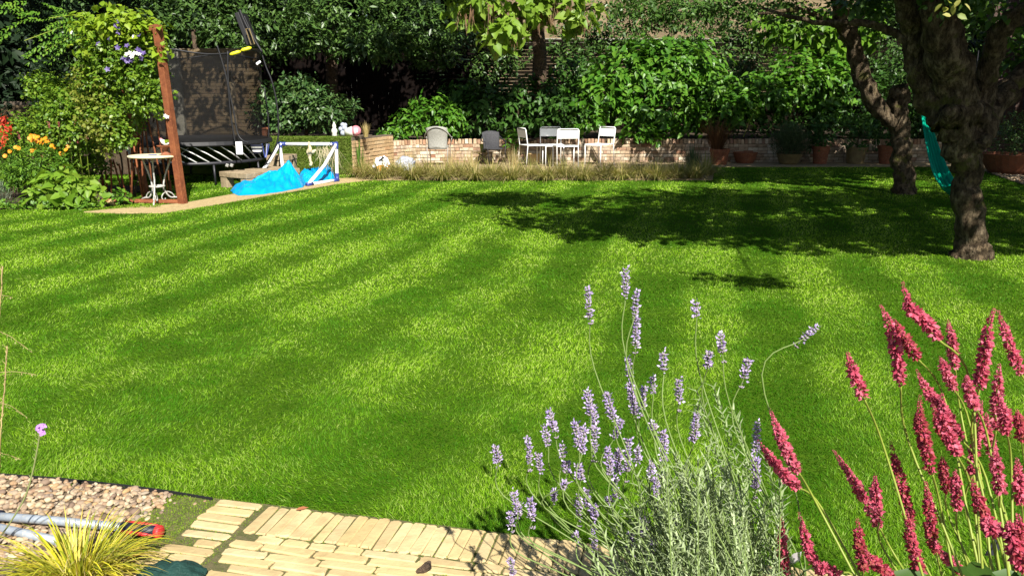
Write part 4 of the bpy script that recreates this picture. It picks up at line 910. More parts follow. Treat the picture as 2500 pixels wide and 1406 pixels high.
# folding bistro table with bucket
b = gp(1180, 400, .02); r = thing('folding_table', 'small pale green folding table with crossed legs', 'table', tuple(b))
zt = at(1180, 371, b.y).z; m = mpp(b)
mb = MB(); mb.lathe([(.01, zt - .02), (.225, zt - .02), (.235, zt - .012), (.235, zt), (.01, zt)], (b.x, b.y, 0), 28); mb.build('table_top', M['ochrepot'], r)
for s_ in (-1, 1):
    for dy in (-.12, .12):
        mb = MB(); mb.tube([(b.x - s_ * .16, b.y + dy, .02), (b.x + s_ * .12, b.y + dy, zt - .02)], .012, 6); mb.build('leg', plain('pale_green_paint_%d' % (s_ + 1), (.30, .34, .16), .6) if dy < 0 and s_ < 0 else M['ochrepot'], r)
r = thing('bucket', 'olive green bucket standing on the folding table', 'bucket', (b.x, b.y, zt)); q = at(1180, 372, b.y)
mb = MB(); mb.lathe([(.055, zt), (.06, zt + .005), (.085, zt + .16), (.093, zt + .165), (.093, zt + .175), (.083, zt + .175), (.06, zt + .03), (.01, zt + .03)], (q.x, b.y, 0), 20); mb.build('body', M['greenpot'], r)
mb = MB(); mb.tube([(q.x + .088 * math.cos(a), b.y - .02, zt + .165 - .05 * math.sin(a)) for a in [PI * k / 10 for k in range(11)]], .003, 5); mb.build('handle', M['greymetal'], r)
# crumpled sacks in the grass
def sack(label, px, py, sx, sz, mats, seed):
    b = gp(px, py, .02); m = mpp(b); r = thing('plastic_sack', label, 'sack', tuple(b))
    mb = MB(); mb.ball((b.x, b.y, sz * m * .45), (sx * m / 2, sx * m * .4, sz * m * .58), 20, 14)
    o = mb.build('body', mats, r, smooth=False)
    for v in o.data.vertices:
        n = mnoise.noise_vector(Vector(v.co) * 7 + Vector((seed, 0, 0))); v.co += Vector(n) * .085
        v.co += Vector(mnoise.noise_vector(Vector(v.co) * 19)) * .035
        v.co.z = max(v.co.z, .02)
    for p in o.data.polygons:
        c = p.center - Vector((b.x, b.y, 0)); k = mnoise.noise(Vector((c.x * 5 + seed, c.z * 9, c.y * 3)))
        if len(mats) == 3: p.material_index = 1 if (c.z < sz * m * .42 and c.x > -.06) else (2 if (c.z < sz * m * .4 or k > .38) else 0)
        else: p.material_index = 1 if k > .12 and c.z < sz * m * .62 else 0
    return r
sack('crumpled white and orange plastic sack in the dry grass', 930, 420, 34, 40, [M['sackwhite'], M['sackorange'], M['black']], 3)
sack('crumpled silver and navy plastic sack in the dry grass', 991, 416, 46, 36, [M['sackgrey'], M['sacknavy']], 8)

# ================================================================== trampoline
TC = Vector((-5.85, 15.2, 0)); RM, RL = 1.30, 1.16; ZM, ZL = .73, .38
tr = thing('trampoline', 'round trampoline with black safety net and white spring rods', 'trampoline', tuple(TC))
def ring(R, z, r, seg=64): return [(TC.x + R * math.cos(2 * PI * k / seg), TC.y + R * math.sin(2 * PI * k / seg), z) for k in range(seg + 1)]
mb = MB(); mb.tube(ring(RL, ZL, .03), .032, 8, cap=False); mb.build('base_ring', M['blackmetal'], tr, smooth=True)
mb = MB(); mb.lathe([(.01, ZM - .02), (RM - .12, ZM - .02), (RM + .02, ZM - .05), (RM + .035, ZM - .03), (RM + .02, ZM + .03), (RM - .1, ZM + .02), (.01, ZM)], (TC.x, TC.y, 0), 64); mb.build('mat', M['black'], tr)
nr = 36
for k in range(nr):
    a = 2 * PI * k / nr; a2 = a - math.radians(24)
    p0 = Vector((TC.x + RL * math.cos(a), TC.y + RL * math.sin(a), ZL)); p1 = Vector((TC.x + RM * math.cos(a2), TC.y + RM * math.sin(a2), ZM - .03))
    mb = MB(); mb.tube([p0, p0.lerp(p1, .5) + Vector((0, 0, .012)), p1], [.013, .012, .008], 6); mb.build('spring_rod', M['fibreglass'], tr, smooth=True)
for a in (-58, -120, 60, 120, -10, 190):
    q = Vector((TC.x + RL * math.cos(math.radians(a)), TC.y + RL * math.sin(math.radians(a)), 0))
    mb = MB(); mb.tube([q + Vector((0, 0, ZL)), q + Vector((.03 * math.cos(math.radians(a)), .03 * math.sin(math.radians(a)), .01))], .02, 8); mb.build('leg', M['blackmetal'], tr, smooth=True)
# net: radius narrows at mid height on the near right
vs, fs = [], []; SG, HZ = 72, 16; ZT = at(500, 120, 13.9).z
for i in range(HZ + 1):
    t = i / HZ
    for k in range(SG):
        a = 2 * PI * k / SG; R = RM * (.985 - .13 * math.sin(PI * min(1, t * 1.15)) ** 1.2 * (.6 + .4 * math.cos(4 * a)) - .05 * t)
        z = ZM + .03 + (ZT - ZM) * t + (.05 * math.cos(4 * a + .6) - .05) * t ** 2
        vs.append((TC.x + R * math.cos(a), TC.y + R * math.sin(a), z))
fs = [(i * SG + k, i * SG + (k + 1) % SG, (i + 1) * SG + (k + 1) % SG, (i + 1) * SG + k) for i in range(HZ) for k in range(SG)]
MB().add(vs, fs).build('safety_net', M['net'], tr, smooth=True)
mb = MB(); mb.tube(vs[-SG:] + [vs[-SG]], .014, 6, cap=False); mb.build('top_hem', M['black'], tr, smooth=True)
def pole(pxs, Y, r=.014, name='net_pole', mat='black'):
    mb = MB(); mb.tube(wob([at(x, y, Y if not isinstance(Y, tuple) else Y[0] + (Y[1] - Y[0]) * i / (len(pxs) - 1)) for i, (x, y) in enumerate(pxs)], 6, 0), r, 6); mb.build(name, M[mat], tr, smooth=True)
pole([(530, 112), (542, 150), (556, 205), (561, 260), (566, 300), (574, 348)], 13.9)
pole([(556, 125), (558, 205), (572, 280), (580, 325), (592, 343), (606, 349)], (14.1, 14.0))
pole([(596, 40), (612, 75), (630, 110), (640, 135), (650, 165), (664, 200), (676, 255), (680, 320), (672, 360), (640, 415)], (14.6, 14.6), .014)
pole([(645, 215), (655, 290), (656, 345)], 15.4, .014)
pole([(585, 25), (600, 60), (618, 92), (640, 128)], 14.55, .022)
# basketball board edge-on with yellow frame, yellow foam flap
mb = MB(); q0, q1 = at(588, 35, 14.7), at(618, 112, 14.7)
dv = (q1 - q0); rot = Matrix.Rotation(math.atan2(-dv.x, -dv.z) + PI, 3, 'Y')
mb.box((q0 + q1) / 2, (.08, .5, dv.length), rot); mb.build('backboard', M['black'], tr, bevel=.01)
q0, q1 = at(600, 72, 14.35), at(613, 110, 14.35); dv = q1 - q0
mb = MB(); fr_ = [q0, q1, q1 + Vector((.06, 0, .01)), q0 + Vector((.06, 0, .01)), q0]; mb.tube(fr_, .010, 6); mb.build('board_trim', M['ochrepot'], tr)
for p0, p1 in (((561, 134), (588, 126)), ((588, 124), (614, 117))):
    a_, b_ = at(*p0, 14.1), at(*p1, 14.15); mb = MB(); mb.tube([a_, a_.lerp(b_, .2), a_.lerp(b_, .8), b_], [.012, .028, .03, .012], 8); mb.build('foam_sleeve', M['yellow'], tr, smooth=True)
q = at(631, 154, 14.2); mb = MB(); mb.box(q, (.09, .02, .04), Matrix.Rotation(-.6, 3, 'Y')); mb.build('white_clip', M['whiteplastic'], tr, bevel=.008)
q = at(584, 362, 13.82); mb = MB(); mb.box(q, (.115, .012, .215)); mb.build('warning_tag', M['whiteplastic'], tr, bevel=.01)
tag(bpy.data.objects['warning_tag'], 'white blank tag hanging from the mat rim')
# striped pouch on the rim
q = at(627, 362, 14.2)
for i, mt in enumerate(('navy', 'greymetal', 'navy', 'whiteplastic', 'navy')):
    mb = MB(); z0 = q.z + .06 - i * .03; mb.lathe([(.11 - i * .008, z0), (.105 - i * .009, z0 - .03)], (q.x, q.y, 0), 14, sy=.5); mb.build('pouch_band', M[mt], tr)
for x0, x1 in ((640, 647), (652, 649), (657, 650)):
    mb = MB(); mb.tube([at(x0, 352, 14.3), at(x1, 385, 14.2)], .008, 5); mb.build('cord', M['blueplastic'], tr)
# ladder of pale brackets on the base ring
for px in (555, 566):
    mb = MB(); q = at(px, 404, 13.95); mb.box(q, (.05, .05, .05), Matrix.Rotation(.4, 3, 'Y')); mb.build('bracket', M['greymetal'], tr, bevel=.006)

# ================================================================== timber benches
def timber_bench(label, x0, x1, y0, y1, zt, th=.09, leg=.16, ra=-.1):
    r = thing('timber_bench', label, 'bench', ((x0 + x1) / 2, (y0 + y1) / 2, 0)); rot = Matrix.Rotation(ra, 3, 'Z'); c = Vector(((x0 + x1) / 2, (y0 + y1) / 2, 0))
    n = 3
    for k in range(n):
        w_ = (y1 - y0) / n; mb = MB(); mb.box(c + rot @ Vector((0, (k + .5) * w_ - (y1 - y0) / 2, zt - th / 2 + random.uniform(-.004, .004))), (x1 - x0, w_ - .008, th), rot); mb.build('plank', M['timber'], r, bevel=.008)
    for sx in (-1, 1):
        for sy in (-1, 1):
            mb = MB(); mb.box(c + rot @ Vector((sx * ((x1 - x0) / 2 - leg / 2 - .01), sy * ((y1 - y0) / 2 - leg / 2 - .012), (zt - th) / 2 - .001)), (leg, leg, zt - th), rot); mb.build('leg', M['timber'], r, bevel=.008)
    mb = MB(); mb.box(c + rot @ Vector((0, -(y1 - y0) / 2 + .05, zt - th - .06)), (x1 - x0 - 2 * leg - .05, .05, .1), rot); mb.build('rail', M['timber'], r, bevel=.006)
timber_bench('low chunky timber bench behind the blue tarpaulin', -4.42 - .6, -4.42 + .6, 14.2 - .35, 14.2 + .35, .27, ra=math.radians(58))
b2_ = at(655, 384, 15.3); timber_bench('higher timber bench against the turf bank', b2_.x, at(712, 384, 15.3).x, 15.2, 15.65, .44)

# ================================================================== goal
gl_ = thing('football_goal', 'small white tube football goal with blue corner joints', 'goal', tuple(gp(822, 440)))
TL, TR_ = at(683, 352, 15.2), at(821, 352, 15.1); BR = gp(823, 440, .035); BL = gp(694, 442, .035); FR = gp(752, 451, .035); FL = gp(610, 449, .035)
for nm, a_, b_ in (('crossbar', TL, TR_), ('post', TR_, BR), ('post', TL, BL), ('side_brace', TR_, FR), ('side_brace', TL, FL), ('ground_bar', BR, FR), ('ground_bar', BL, FL)):
    mb = MB(); a2, b2 = Vector(a_), Vector(b_); sag = Vector((.03, 0, -.03)) if nm == 'side_brace' else Vector((0, 0, 0))
    mb.tube([a2, a2.lerp(b2, .5) + sag, b2], .029, 12); o = mb.build(nm, M['whiteplastic'], gl_, smooth=True)
def joint(p, ds):
    mb = MB()
    for d_ in ds: mb.tube([Vector(p) - Vector(d_).normalized() * .03, Vector(p) + Vector(d_).normalized() * .12], .036, 12)
    mb.build('corner_joint', M['blueplastic'], gl_, smooth=True)
joint(TL, [TR_ - TL, BL - TL]); joint(TR_, [TL - TR_, BR - TR_]); joint(BR, [TR_ - BR, FR - BR]); joint(FR, [BR - FR])
for p_ in (TL + (TR_ - TL).normalized() * .03 + Vector((0, -.04, 0)), TR_ + (TL - TR_).normalized() * .09 + Vector((0, -.04, 0))):
    mb = MB(); mb.ball(p_, (.022, .012, .022), 10, 6); mb.build('white_cap', M['whiteplastic'], gl_, smooth=True)
# torn net remnants
P_, D_, L_, Wd = [], [], [], []
for k in range(60):
    s_ = random.random(); top = TR_.lerp(BR, random.uniform(0, .2)) + Vector((random.uniform(-.35, .02), random.uniform(-.1, .25), 0)); P_.append(tuple(top)); D_.append((random.gauss(.1, .25), random.gauss(.0, .2), -1)); L_.append(random.uniform(.2, .62)); Wd.append(.008)
for k in range(30):
    p_ = TL.lerp(TR_, random.random()); P_.append((p_.x, p_.y + .02, p_.z)); D_.append((random.gauss(0, .8), .1, -.5)); L_.append(random.uniform(.05, .22)); Wd.append(.008)
tag(blades('net_remnant', M['string'], gl_, A(P_), A(D_), A(L_), A(Wd), np.zeros(len(P_)), 2, keel=np.tile(A([[.95, -.3, 0]]), (len(P_), 1))), 'torn tan netting')
q = at(757, 352, 15.05); mb = MB(); rg_ = wob([q + Vector((0, -.045, .04)), q + Vector((.01, -.05, -.1)), at(755, 370, 15.05), at(757, 385, 15.05), at(760, 404, 15.05)], 5, .006)
mb.tube(rg_, rads([.02, .03, .05, .022, .03], 5), 8, bump=.4); mb.tube([at(757, 369, 15.03), at(765, 372, 15.03), at(771, 366, 15.03)], [.03, .035, .015], 8, bump=.4); mb.build('knotted_rag', M['string'], gl_, smooth=True)

# ================================================================== blue tarpaulin
tp = thing('tarpaulin', 'crumpled bright blue tarpaulin heaped on the path by the goal', 'tarpaulin', tuple(gp(690, 470)))
def tarp_piece(name, outline, peaks, n=70, seed=0, fold=.05, dirv=(1, .25)):
    ol = [g2(*p) for p in outline]; xs = [p[0] for p in ol]; ys = [p[1] for p in ol]
    cx, cy = sum(xs) / len(xs), sum(ys) / len(ys)
    # radial grid inside the outline
    per = []
    m = 120; seglen = []; pts = [Vector((x, y)) for x, y in ol]; pts.append(pts[0])
    tot = sum((pts[i + 1] - pts[i]).length for i in range(len(pts) - 1)); acc = 0; i = 0; d_ = 0
    for k in range(m):
        tgt = tot * k / m
        while acc + (pts[i + 1] - pts[i]).length < tgt: acc += (pts[i + 1] - pts[i]).length; i += 1
        per.append(pts[i].lerp(pts[i + 1], (tgt - acc) / (pts[i + 1] - pts[i]).length))
    vs = []; R = 44
    for j in range(R + 1):
        t = j / R
        for k in range(m):
            p = Vector((cx, cy)).lerp(per[k], t)
            h = 0
            for (qx, qy, hh, sg) in peaks:
                q = Vector(g2(qx, qy)); dd = (p - q).length; h = max(h, hh * math.exp(-(dd / sg) ** 1.3))
            pk_ = Vector(g2(peaks[0][0], peaks[0][1])); rr_ = (p - pk_).length; an_ = math.atan2(p.y - pk_.y, p.x - pk_.x)
            n1 = mnoise.noise(Vector((math.cos(an_) * 3.4, math.sin(an_) * 3.4, seed + rr_ * .9))); n2 = mnoise.noise(Vector((math.cos(an_) * 9, math.sin(an_) * 9, rr_ * 3 + seed)))
            n1 += .35 * mnoise.noise(Vector((p.x * 5, p.y * 5, seed))); rd = (1 - min(1, abs(n1) * 1.6)) ** 2 * min(1, rr_ * 3 + .15)
            e = (1 - t ** 6)
            z = (h + .02 + fold * rd + fold * .22 * n2 + .04 * (1 - abs(mnoise.noise(Vector((p.x * 4 + seed, p.y * 4, 2))))) ** 2) * e * (1.0) + .015
            dp = Vector((mnoise.noise(Vector((p.x * 7, p.y * 7, seed))), mnoise.noise(Vector((p.x * 7, p.y * 7, seed + 9))))) * .03
            vs.append((p.x + dp.x, p.y + dp.y, max(z, .014)))
    fs = [(j * m + k, (j + 1) * m + k, (j + 1) * m + (k + 1) % m, j * m + (k + 1) % m) for j in range(R) for k in range(m)]
    return MB().add(vs, fs).build(name, M['tarp'], tp, smooth=True)
tarp_piece('heaped_sheet', [(562, 468), (580, 480), (640, 477), (690, 470), (738, 460), (748, 452), (740, 444), (712, 442), (680, 449), (625, 461), (588, 459)], [(709, 456, .40, .20), (672, 461, .24, .24), (635, 470, .10, .2), (585, 470, .13, .16), (728, 456, .22, .22)], 70, 1, .085)
tarp_piece('flat_sheet', [(735, 448), (780, 447), (818, 441), (822, 430), (800, 424), (760, 428), (728, 436)], [(775, 437, .10, .4), (810, 434, .13, .2)], 70, 5, .08)

# ================================================================== ornaments on the turf wall and pot
def on_turf(px, py): q = at(px, py, 16.42); return Vector((q.x, 16.42, .735))
b = on_turf(817, 333); r = thing('garden_ornament', 'small white pointed figurine on the turf wall top', 'ornament', tuple(b))
mb = MB(); mb.lathe([(.045, 0), (.06, .01), (.045, .06), (.065, .10), (.05, .14), (.03, .16), (.04, .19), (.035, .22), (.02, .25), (.002, .29)], b, 14); mb.build('figure', M['whitefl'], r, smooth=True)
b = on_turf(838, 331); r = thing('garden_ornament', 'white and pale blue lumpy figurine beside the pink ball', 'ornament', tuple(b))
mb = MB()
for dx, dz, rr in ((0, .06, .06), (-.04, .14, .05), (.03, .16, .06), (.0, .22, .05), (.05, .22, .04)): mb.ball((b.x + dx, b.y, b.z + dz), rr, 12, 8)
mb.build('figure', M['sackgrey'], r, smooth=True)
b = on_turf(857, 333); r = thing('flower_pot', 'white pot lying on its side on the turf wall', 'flower pot', tuple(b))
mb = MB(); mb.tube([b + Vector((-.10, 0, .075)), b + Vector((-.02, -.02, .09)), b + Vector((.04, -.02, .10))], [.07, .085, .095], 16); mb.build('body', M['whitefl'], r, smooth=True)
b = on_turf(870, 333); r = thing('ball', 'shiny pink and white ball on the turf wall end', 'ball', tuple(b))
mb = MB(); mb.ball(b + Vector((.0, -.02, .105)), .105, 18, 12); o = mb.build('shell', [M['pink'], M['whitefl']], r, smooth=True)
for p in o.data.polygons: p.material_index = 1 if mnoise.noise(p.center * 9) > .12 else 0
b = Vector((at(645, 330, 16.45).x, 16.45, .735)); r = thing('flower_pot', 'orange terracotta pot seen through the net edge', 'flower pot', tuple(b))
mb = MB(); mb.lathe([(.06, 0), (.085, .13), (.1, .135), (.1, .17), (.085, .17), (.08, .12), (.01, .12)], b, 18); mb.build('body', M['terracotta'], r)
mb = MB(); mb.lathe([(.08, .12), (.01, .135)], b, 14); mb.build('soil', M['soil'], r)

# ================================================================== rusty arch, stakes and climbers
ar = thing('garden_arch', 'rusty steel square-section arch carrying the climbing plants', 'arch', tuple(gp(445, 498)))
pb_ = gp(447, 499); ptop = at(383, 62, pb_.y - .1)
def sq_tube(mb, a, b, w=.10):
    a, b = Vector(a), Vector(b); d = b - a; q = d.to_track_quat('Z', 'Y').to_matrix(); mb.box((a + b) / 2, (w, w, d.length), q @ Matrix.Rotation(.35, 3, 'Z'))
def beam(name, a, b, w=.10):
    mb = MB(); sq_tube(mb, a, b, w); o = mb.build(name, M['rust'], ar, bevel=.008); return o
beam('post', pb_ + Vector((0, 0, -.02)), ptop)
lb, lt = Vector((pb_.x - 1.15, pb_.y + 1.35, 0)), Vector((pb_.x - 1.35, pb_.y + 1.25, 2.45))
beam('post', lb, lt)
beam('top_beam', ptop + Vector((.03, -.02, -.04)), lt + Vector((0, 0, -.04)), .09)
beam('base_rail', pb_ + Vector((-.05, .05, .03)), pb_ + Vector((-1.25, .15, .03)), .06)
st = [((404, 255), (408, 345), 12.6), ((345, 290), (322, 452), 12.4), ((340, 330), (352, 470), 12.3), ((352, 290), (372, 455), 12.6), ((347, 270), (350, 480), 12.5), ((357, 275), (384, 395), 12.3), ((375, 240), (396, 380), 12.2), ((322, 345), (322, 488), 12.3), ((326, 352), (347, 478), 12.1), ((310, 370), (322, 480), 12.5), ((271, 390), (272, 467), 12.6), ((276, 390), (290, 440), 12.7), ((290, 400), (306, 470), 12.5), ((256, 395), (262, 470), 12.8), ((238, 385), (250, 434), 13.0), ((415, 440), (421, 492), 12.3), ((426, 445), (434, 490), 12.2), ((240, 300), (246, 390), 12.9)]
for a, b, Y in st:
    p0, p1 = at(*a, Y), at(*b, Y); dv = (p0 - p1).normalized(); g0 = p1 - dv * (p1.z / dv.z) if dv.z > .3 else p1
    o = MB().tube([g0, p0], .013, 7).build('plant_stake', M['rust'], None, smooth=True)
    tag(o, 'thin rusty steel stake leaning under the climber near the arch', 'plant stake', 'rusty stakes standing below the climber')
cl = thing('climbing_plant', 'dense clematis and rose tangle covering the rusty arch', 'climber', tuple(gp(300, 480)))
mb = MB()
for a, b in (((300, 470), (260, 250)), ((330, 480), (330, 180)), ((250, 460), (180, 250)), ((375, 300), (330, 120))):
    p0, p1 = at(*a, 12.6), at(*b, 12.4); mb.tube(wob([p0, p0.lerp(p1, .4) + Vector((.08, 0, 0)), p1], 4, .02), .014, 6)
mb.build('stems', M['bark'], cl)
ce1 = [E(300, 130, 12.1, 90, 60, .40), E(345, 180, 12.0, 58, 70, .35), E(260, 190, 12.2, 70, 60, .4), E(350, 240, 12.0, 45, 40, .25), E(385, 215, 11.9, 24, 60, .2), E(270, 280, 12.2, 75, 60, .4), E(292, 325, 12.1, 40, 35, .3), E(170, 260, 12.6, 70, 50, .45), E(200, 320, 12.4, 75, 55, .4)  , E(120, 215, 12.9, 50, 35, .4)]
crown('foliage', M['climber'], cl, ce1, 1500, 13, .13, .058, .040, OVAL, up=.2, droop=.3, facing=.5, shell=(.55, 1.05), nup=.6)
crown('yellowing_foliage', M['limey'], cl, [E(215, 215, 12.0, 45, 45, .25), E(240, 290, 11.95, 45, 55, .25), E(255, 345, 12.0, 30, 30, .2)], 110, 11, .12, .055, .038, OVAL, up=.2, droop=.3, facing=.6, nup=.5)
hp = thing('hop_vine', 'lime yellow large leaved vine sprawling over the top of the arch', 'climber', tuple(at(300, 60, 12.1)))
crown('foliage', M['hop'], hp, [E(305, 65, 11.9, 50, 32, .3), E(360, 75, 11.9, 40, 30, .25), E(230, 65, 12.1, 45, 25, .3), E(210, 110, 11.8, 22, 28, .15), E(390, 110, 11.7, 18, 40, .12), E(290, 40, 12.0, 30, 20, .2)], 125, 7, .16, .095, .08, HEART, up=.2, droop=.4, facing=.5, nup=.6)
mb = MB(); mb.tube(wob([at(215, 140, 11.95), at(250, 80, 12), at(310, 60, 12), at(380, 90, 11.9)], 5, .015), .01, 6); mb.build('stem', M['persstem'], hp)
def bloom(name, parent, px, py, Y, r, mat, n=5):
    c = at(px, py, Y); a = np.arange(n) * 2 * PI / n + random.random(); tilt = A((random.gauss(0, .3), -1, random.gauss(.4, .3)))
    tilt /= np.linalg.norm(tilt); ux = np.cross(tilt, A((0, 0, 1))); ux /= np.linalg.norm(ux); uz = np.cross(ux, tilt)
    d = np.cos(a)[:, None] * ux + np.sin(a)[:, None] * uz + tilt * .15
    return leaves(name, M[mat], parent, np.tile(A(c)[None], (n, 1)), d, np.tile(tilt, (n, 1)), r, r * .62, OVAL)
for px, py in [(287, 55), (288, 70), (275, 74), (268, 95), (240, 108), (287, 117), (310, 112), (340, 87), (300, 143), (306, 147), (315, 145), (322, 150), (345, 143), (350, 130), (337, 122), (262, 170), (290, 80), (312, 150), (283, 62), (342, 128)]:
    bloom('purple_flower', cl, px, py, 11.66, .045, 'purple')
for px, py in [(309, 133), (317, 129), (325, 135), (333, 131), (340, 133), (328, 130), (175, 80), (325, 90), (403, 283), (408, 286), (321, 139)]:
    bloom('white_flower', cl, px, py, 11.6, .034, 'whitefl')
ws = thing('wisteria', 'feathery green wisteria sprays arching left from the arch top', 'climber', tuple(at(160, 70, 12.4)))
PP = ([], [], [], [])
for a, b, dr in [((200, 45), (90, 80), .1), ((190, 60), (55, 105), .12), ((200, 80), (60, 120), .15), ((180, 35), (110, 55), .05), ((215, 50), (130, 100), .12), ((150, 85), (75, 125), .12), ((230, 40), (150, 65), .08), ((170, 40), (125, 28), -.03), ((190, 90), (120, 130), .12), ((100, 40), (40, 30), .08), ((60, 20), (-15, 10), .1), ((40, 70), (-20, 95), .1), ((240, 55), (165, 95), .1)]:
    for rpt in range(3):
        j = lambda: random.uniform(-14, 14)
        r_ = pinnate(at(a[0] + j(), a[1] + j(), 12.4 + rpt * .15), at(b[0] + j(), b[1] + j(), 12.2 + rpt * .15), dr, 9, .085, .03)
        for k in range(4): PP[k].extend(r_[k])
leaves('foliage', M['herb'], ws, [tuple(q) for q in PP[0]], [tuple(q) for q in PP[1]], A(PP[2]), A(PP[3]), .030, OVAL)
mb = MB()
for a, b in (((240, 50), (60, 100)), ((240, 45), (120, 45)), ((240, 70), (110, 125))): mb.tube([at(*a, 12.4), at((a[0] + b[0]) / 2, (a[1] + b[1]) / 2 - 8, 12.4), at(*b, 12.4)], .007, 5)
mb.build('stems', M['persstem'], ws)

# ================================================================== bistro table with bird dish
tb = gp(388, 498); T = thing('bistro_table', 'round pale topped bistro table on scrolled white iron legs', 'table', tuple(tb))
zt = at(375, 379, tb.y).z; R = .355
mb = MB(); mb.lathe([(.01, zt - .03), (R - .02, zt - .03), (R, zt - .018), (R, zt - .004), (R - .01, zt), (.01, zt)], tb, 40); mb.build('table_top', M['mosaic'], T)
q = tb
for k, a in enumerate((math.radians(-82), math.radians(38), math.radians(158))):
    ca, sa = math.cos(a), math.sin(a)
    prof = [(.24, zt - .03), (.19, zt - .15), (.12, zt - .32), (.09, zt - .46), (.11, zt - .54), (.17, zt - .62), (.25, .08), (.31, .06), (.33, .03), (.30, .008), (.24, .006)]
    if k == 0: prof = [(.10, zt - .03), (.10, zt - .3), (.10, .35), (.16, .2), (.22, .08), (.26, .01)]
    mb = MB(); mb.tube(wob([(q.x + r_ * ca, q.y + r_ * sa, z) for r_, z in prof], 4, 0), .012, 8); lg = mb.build('leg', M['iron'], T, smooth=True)
    sc = [(.24, .075), (.2, .14), (.14, .17), (.08, .15), (.05, .10), (.06, .06), (.09, .055), (.10, .08)]
    mb = MB(); mb.tube(wob([(q.x + r_ * ca, q.y + r_ * sa, z) for r_, z in sc], 4, 0), .009, 7); mb.build('scroll', M['iron'], lg if False else T, smooth=True)
mb = MB(); mb.tube([(q.x + .1 * math.cos(a), q.y + .1 * math.sin(a), zt - .45) for a in [2 * PI * k / 20 for k in range(21)]], .014, 7, cap=False); mb.build('collar', M['iron'], T, smooth=True)
q = at(405, 373, tb.y); q.z = zt; r = thing('bird_dish', 'small rusty pedestal dish on the round bistro table', 'dish', tuple(q))
mb = MB(); mb.lathe([(.07, 0), (.075, .01), (.05, .03), (.03, .05), (.03, .07), (.05, .10), (.11, .125), (.115, .135), (.10, .13), (.01, .115)], q, 20); mb.build('pedestal', M['terracotta'], r)
mb = MB(); mb.lathe([(.112, .127), (.118, .13), (.118, .138), (.110, .137)], q, 20); mb.build('rim', M['rust'], r)
r2 = thing('bird_ornament', 'little pale pink and white bird figure perched on the dish', 'ornament', (q.x, q.y, q.z + .13))
mb = MB(); mb.tube([q + Vector((-.05, -.01, .235)), q + Vector((-.045, -.01, .215)), q + Vector((-.02, -.01, .19)), q + Vector((.01, -.01, .165)), q + Vector((.04, -.01, .16)), q + Vector((.07, -.01, .175))], [.004, .022, .036, .034, .02, .006], 12)
mb.build('body', M['whitefl'], r2, smooth=True)
leaves('wing', M['hop'], r2, [tuple(q + Vector((.0, -.035, .18))), tuple(q + Vector((.02, .02, .18)))], [(1, -.2, .6), (1, .3, .7)], [(0, -1, .3), (0, 1, .3)], .075, .045, OVAL)
mb = MB(); mb.ball(q + Vector((-.047, -.01, .222)), .022, 10, 8); mb.build('head', M['pink'], r2, smooth=True)
q = at(372, 374, tb.y); q.z = zt; o = MB().box(q + Vector((.02, -.05, .006)), (.11, .07, .01), Matrix.Rotation(.3, 3, 'Z')).build('tile_coaster', M['blueplastic'], None, bevel=.003); tag(o, 'flat blue tile lying beside the bird dish on the table', 'tile')

# ================================================================== left flower bed
def stems_to(parent, name, pts, r=.004, mat='persstem', seg=5):
    mb = MB()
    for base, tip in pts:
        b, t = Vector(base), Vector(tip); mb.tube([b, b.lerp(t, .6) + Vector((random.gauss(0, .02), 0, .03)), t], [r, r * .8, r * .5], seg)
    return mb.build(name, M[mat], parent, smooth=True)
he = thing('helenium', 'clump of orange daisy flowers above green leaves in the left bed', 'flowering plant', tuple(gp(110, 490)))
hx = [(76, 332), (84, 340), (92, 335), (100, 342), (108, 340), (114, 346), (90, 346), (98, 350), (78, 343), (105, 349), (118, 344), (85, 365), (78, 368), (126, 356), (133, 359), (140, 362), (148, 375), (165, 358), (161, 366), (38, 360), (45, 362), (24, 370), (12, 381), (84, 333), (72, 338), (112, 338), (155, 378)]
ht = [at(px, py, random.uniform(11.9, 12.3)) for px, py in hx]
hr = gp(100, 480)
stems_to(he, 'stems', [(hr + Vector((random.uniform(-.35, .35), random.uniform(.1, .5), 0)), t) for t in ht])
for (px, py), t in zip(hx, ht): bloom('flower', he, px, py, t.y - .02, .036, 'orange', 9)
crown('foliage', M['herb'], he, [E(100, 400, 12.2, 60, 45, .3), E(70, 400, 12.4, 50, 45, .3), E(150, 420, 12.2, 40, 40, .3), E(170, 390, 12.3, 30, 25, .25), E(45, 430, 12.4, 50, 30, .3)], 330, 10, .11, .075, .022, RHOMB, up=.7, droop=.1, facing=.5)
bl = thing('hollyhock_plant', 'large pale green rounded leaves along the left lawn edge', 'plant', tuple(gp(160, 508)))
stems_to(bl, 'stems', [(gp(160 + random.uniform(-60, 60), 503), at(150 + random.uniform(-60, 55), 440 + random.uniform(-10, 40), 12.0)) for _ in range(22)])
crown('foliage', M['broad'], bl, [E(150, 460, 11.6, 60, 36, .25), E(110, 482, 11.4, 40, 22, .2), E(165, 486, 11.35, 35, 18, .18), E(180, 440, 12.0, 40, 25, .2), E(195, 488, 11.4, 25, 14, .15), E(100, 450, 12.1, 30, 25, .2)], 80, 4, .14, .15, .115, HEART, up=.4, droop=.45, facing=.7, nup=.5)
bl = thing('hosta_plant', 'small yellow green leaf clump at the bed corner by the stakes', 'plant', tuple(gp(235, 505)))
stems_to(bl, 'stems', [(gp(232, 500), at(235 + random.uniform(-20, 25), 465 + random.uniform(-8, 20), 11.8)) for _ in range(8)])
crown('foliage', M['broad'], bl, [E(238, 466, 11.5, 24, 20, .15), E(240, 488, 11.4, 18, 8, .1)], 12, 4, .09, .12, .09, HEART, up=.4, droop=.4, facing=.6, nup=.6)
bl = thing('mint_plant', 'little green plant beside the cream and red pot', 'plant', tuple(gp(290, 500)))
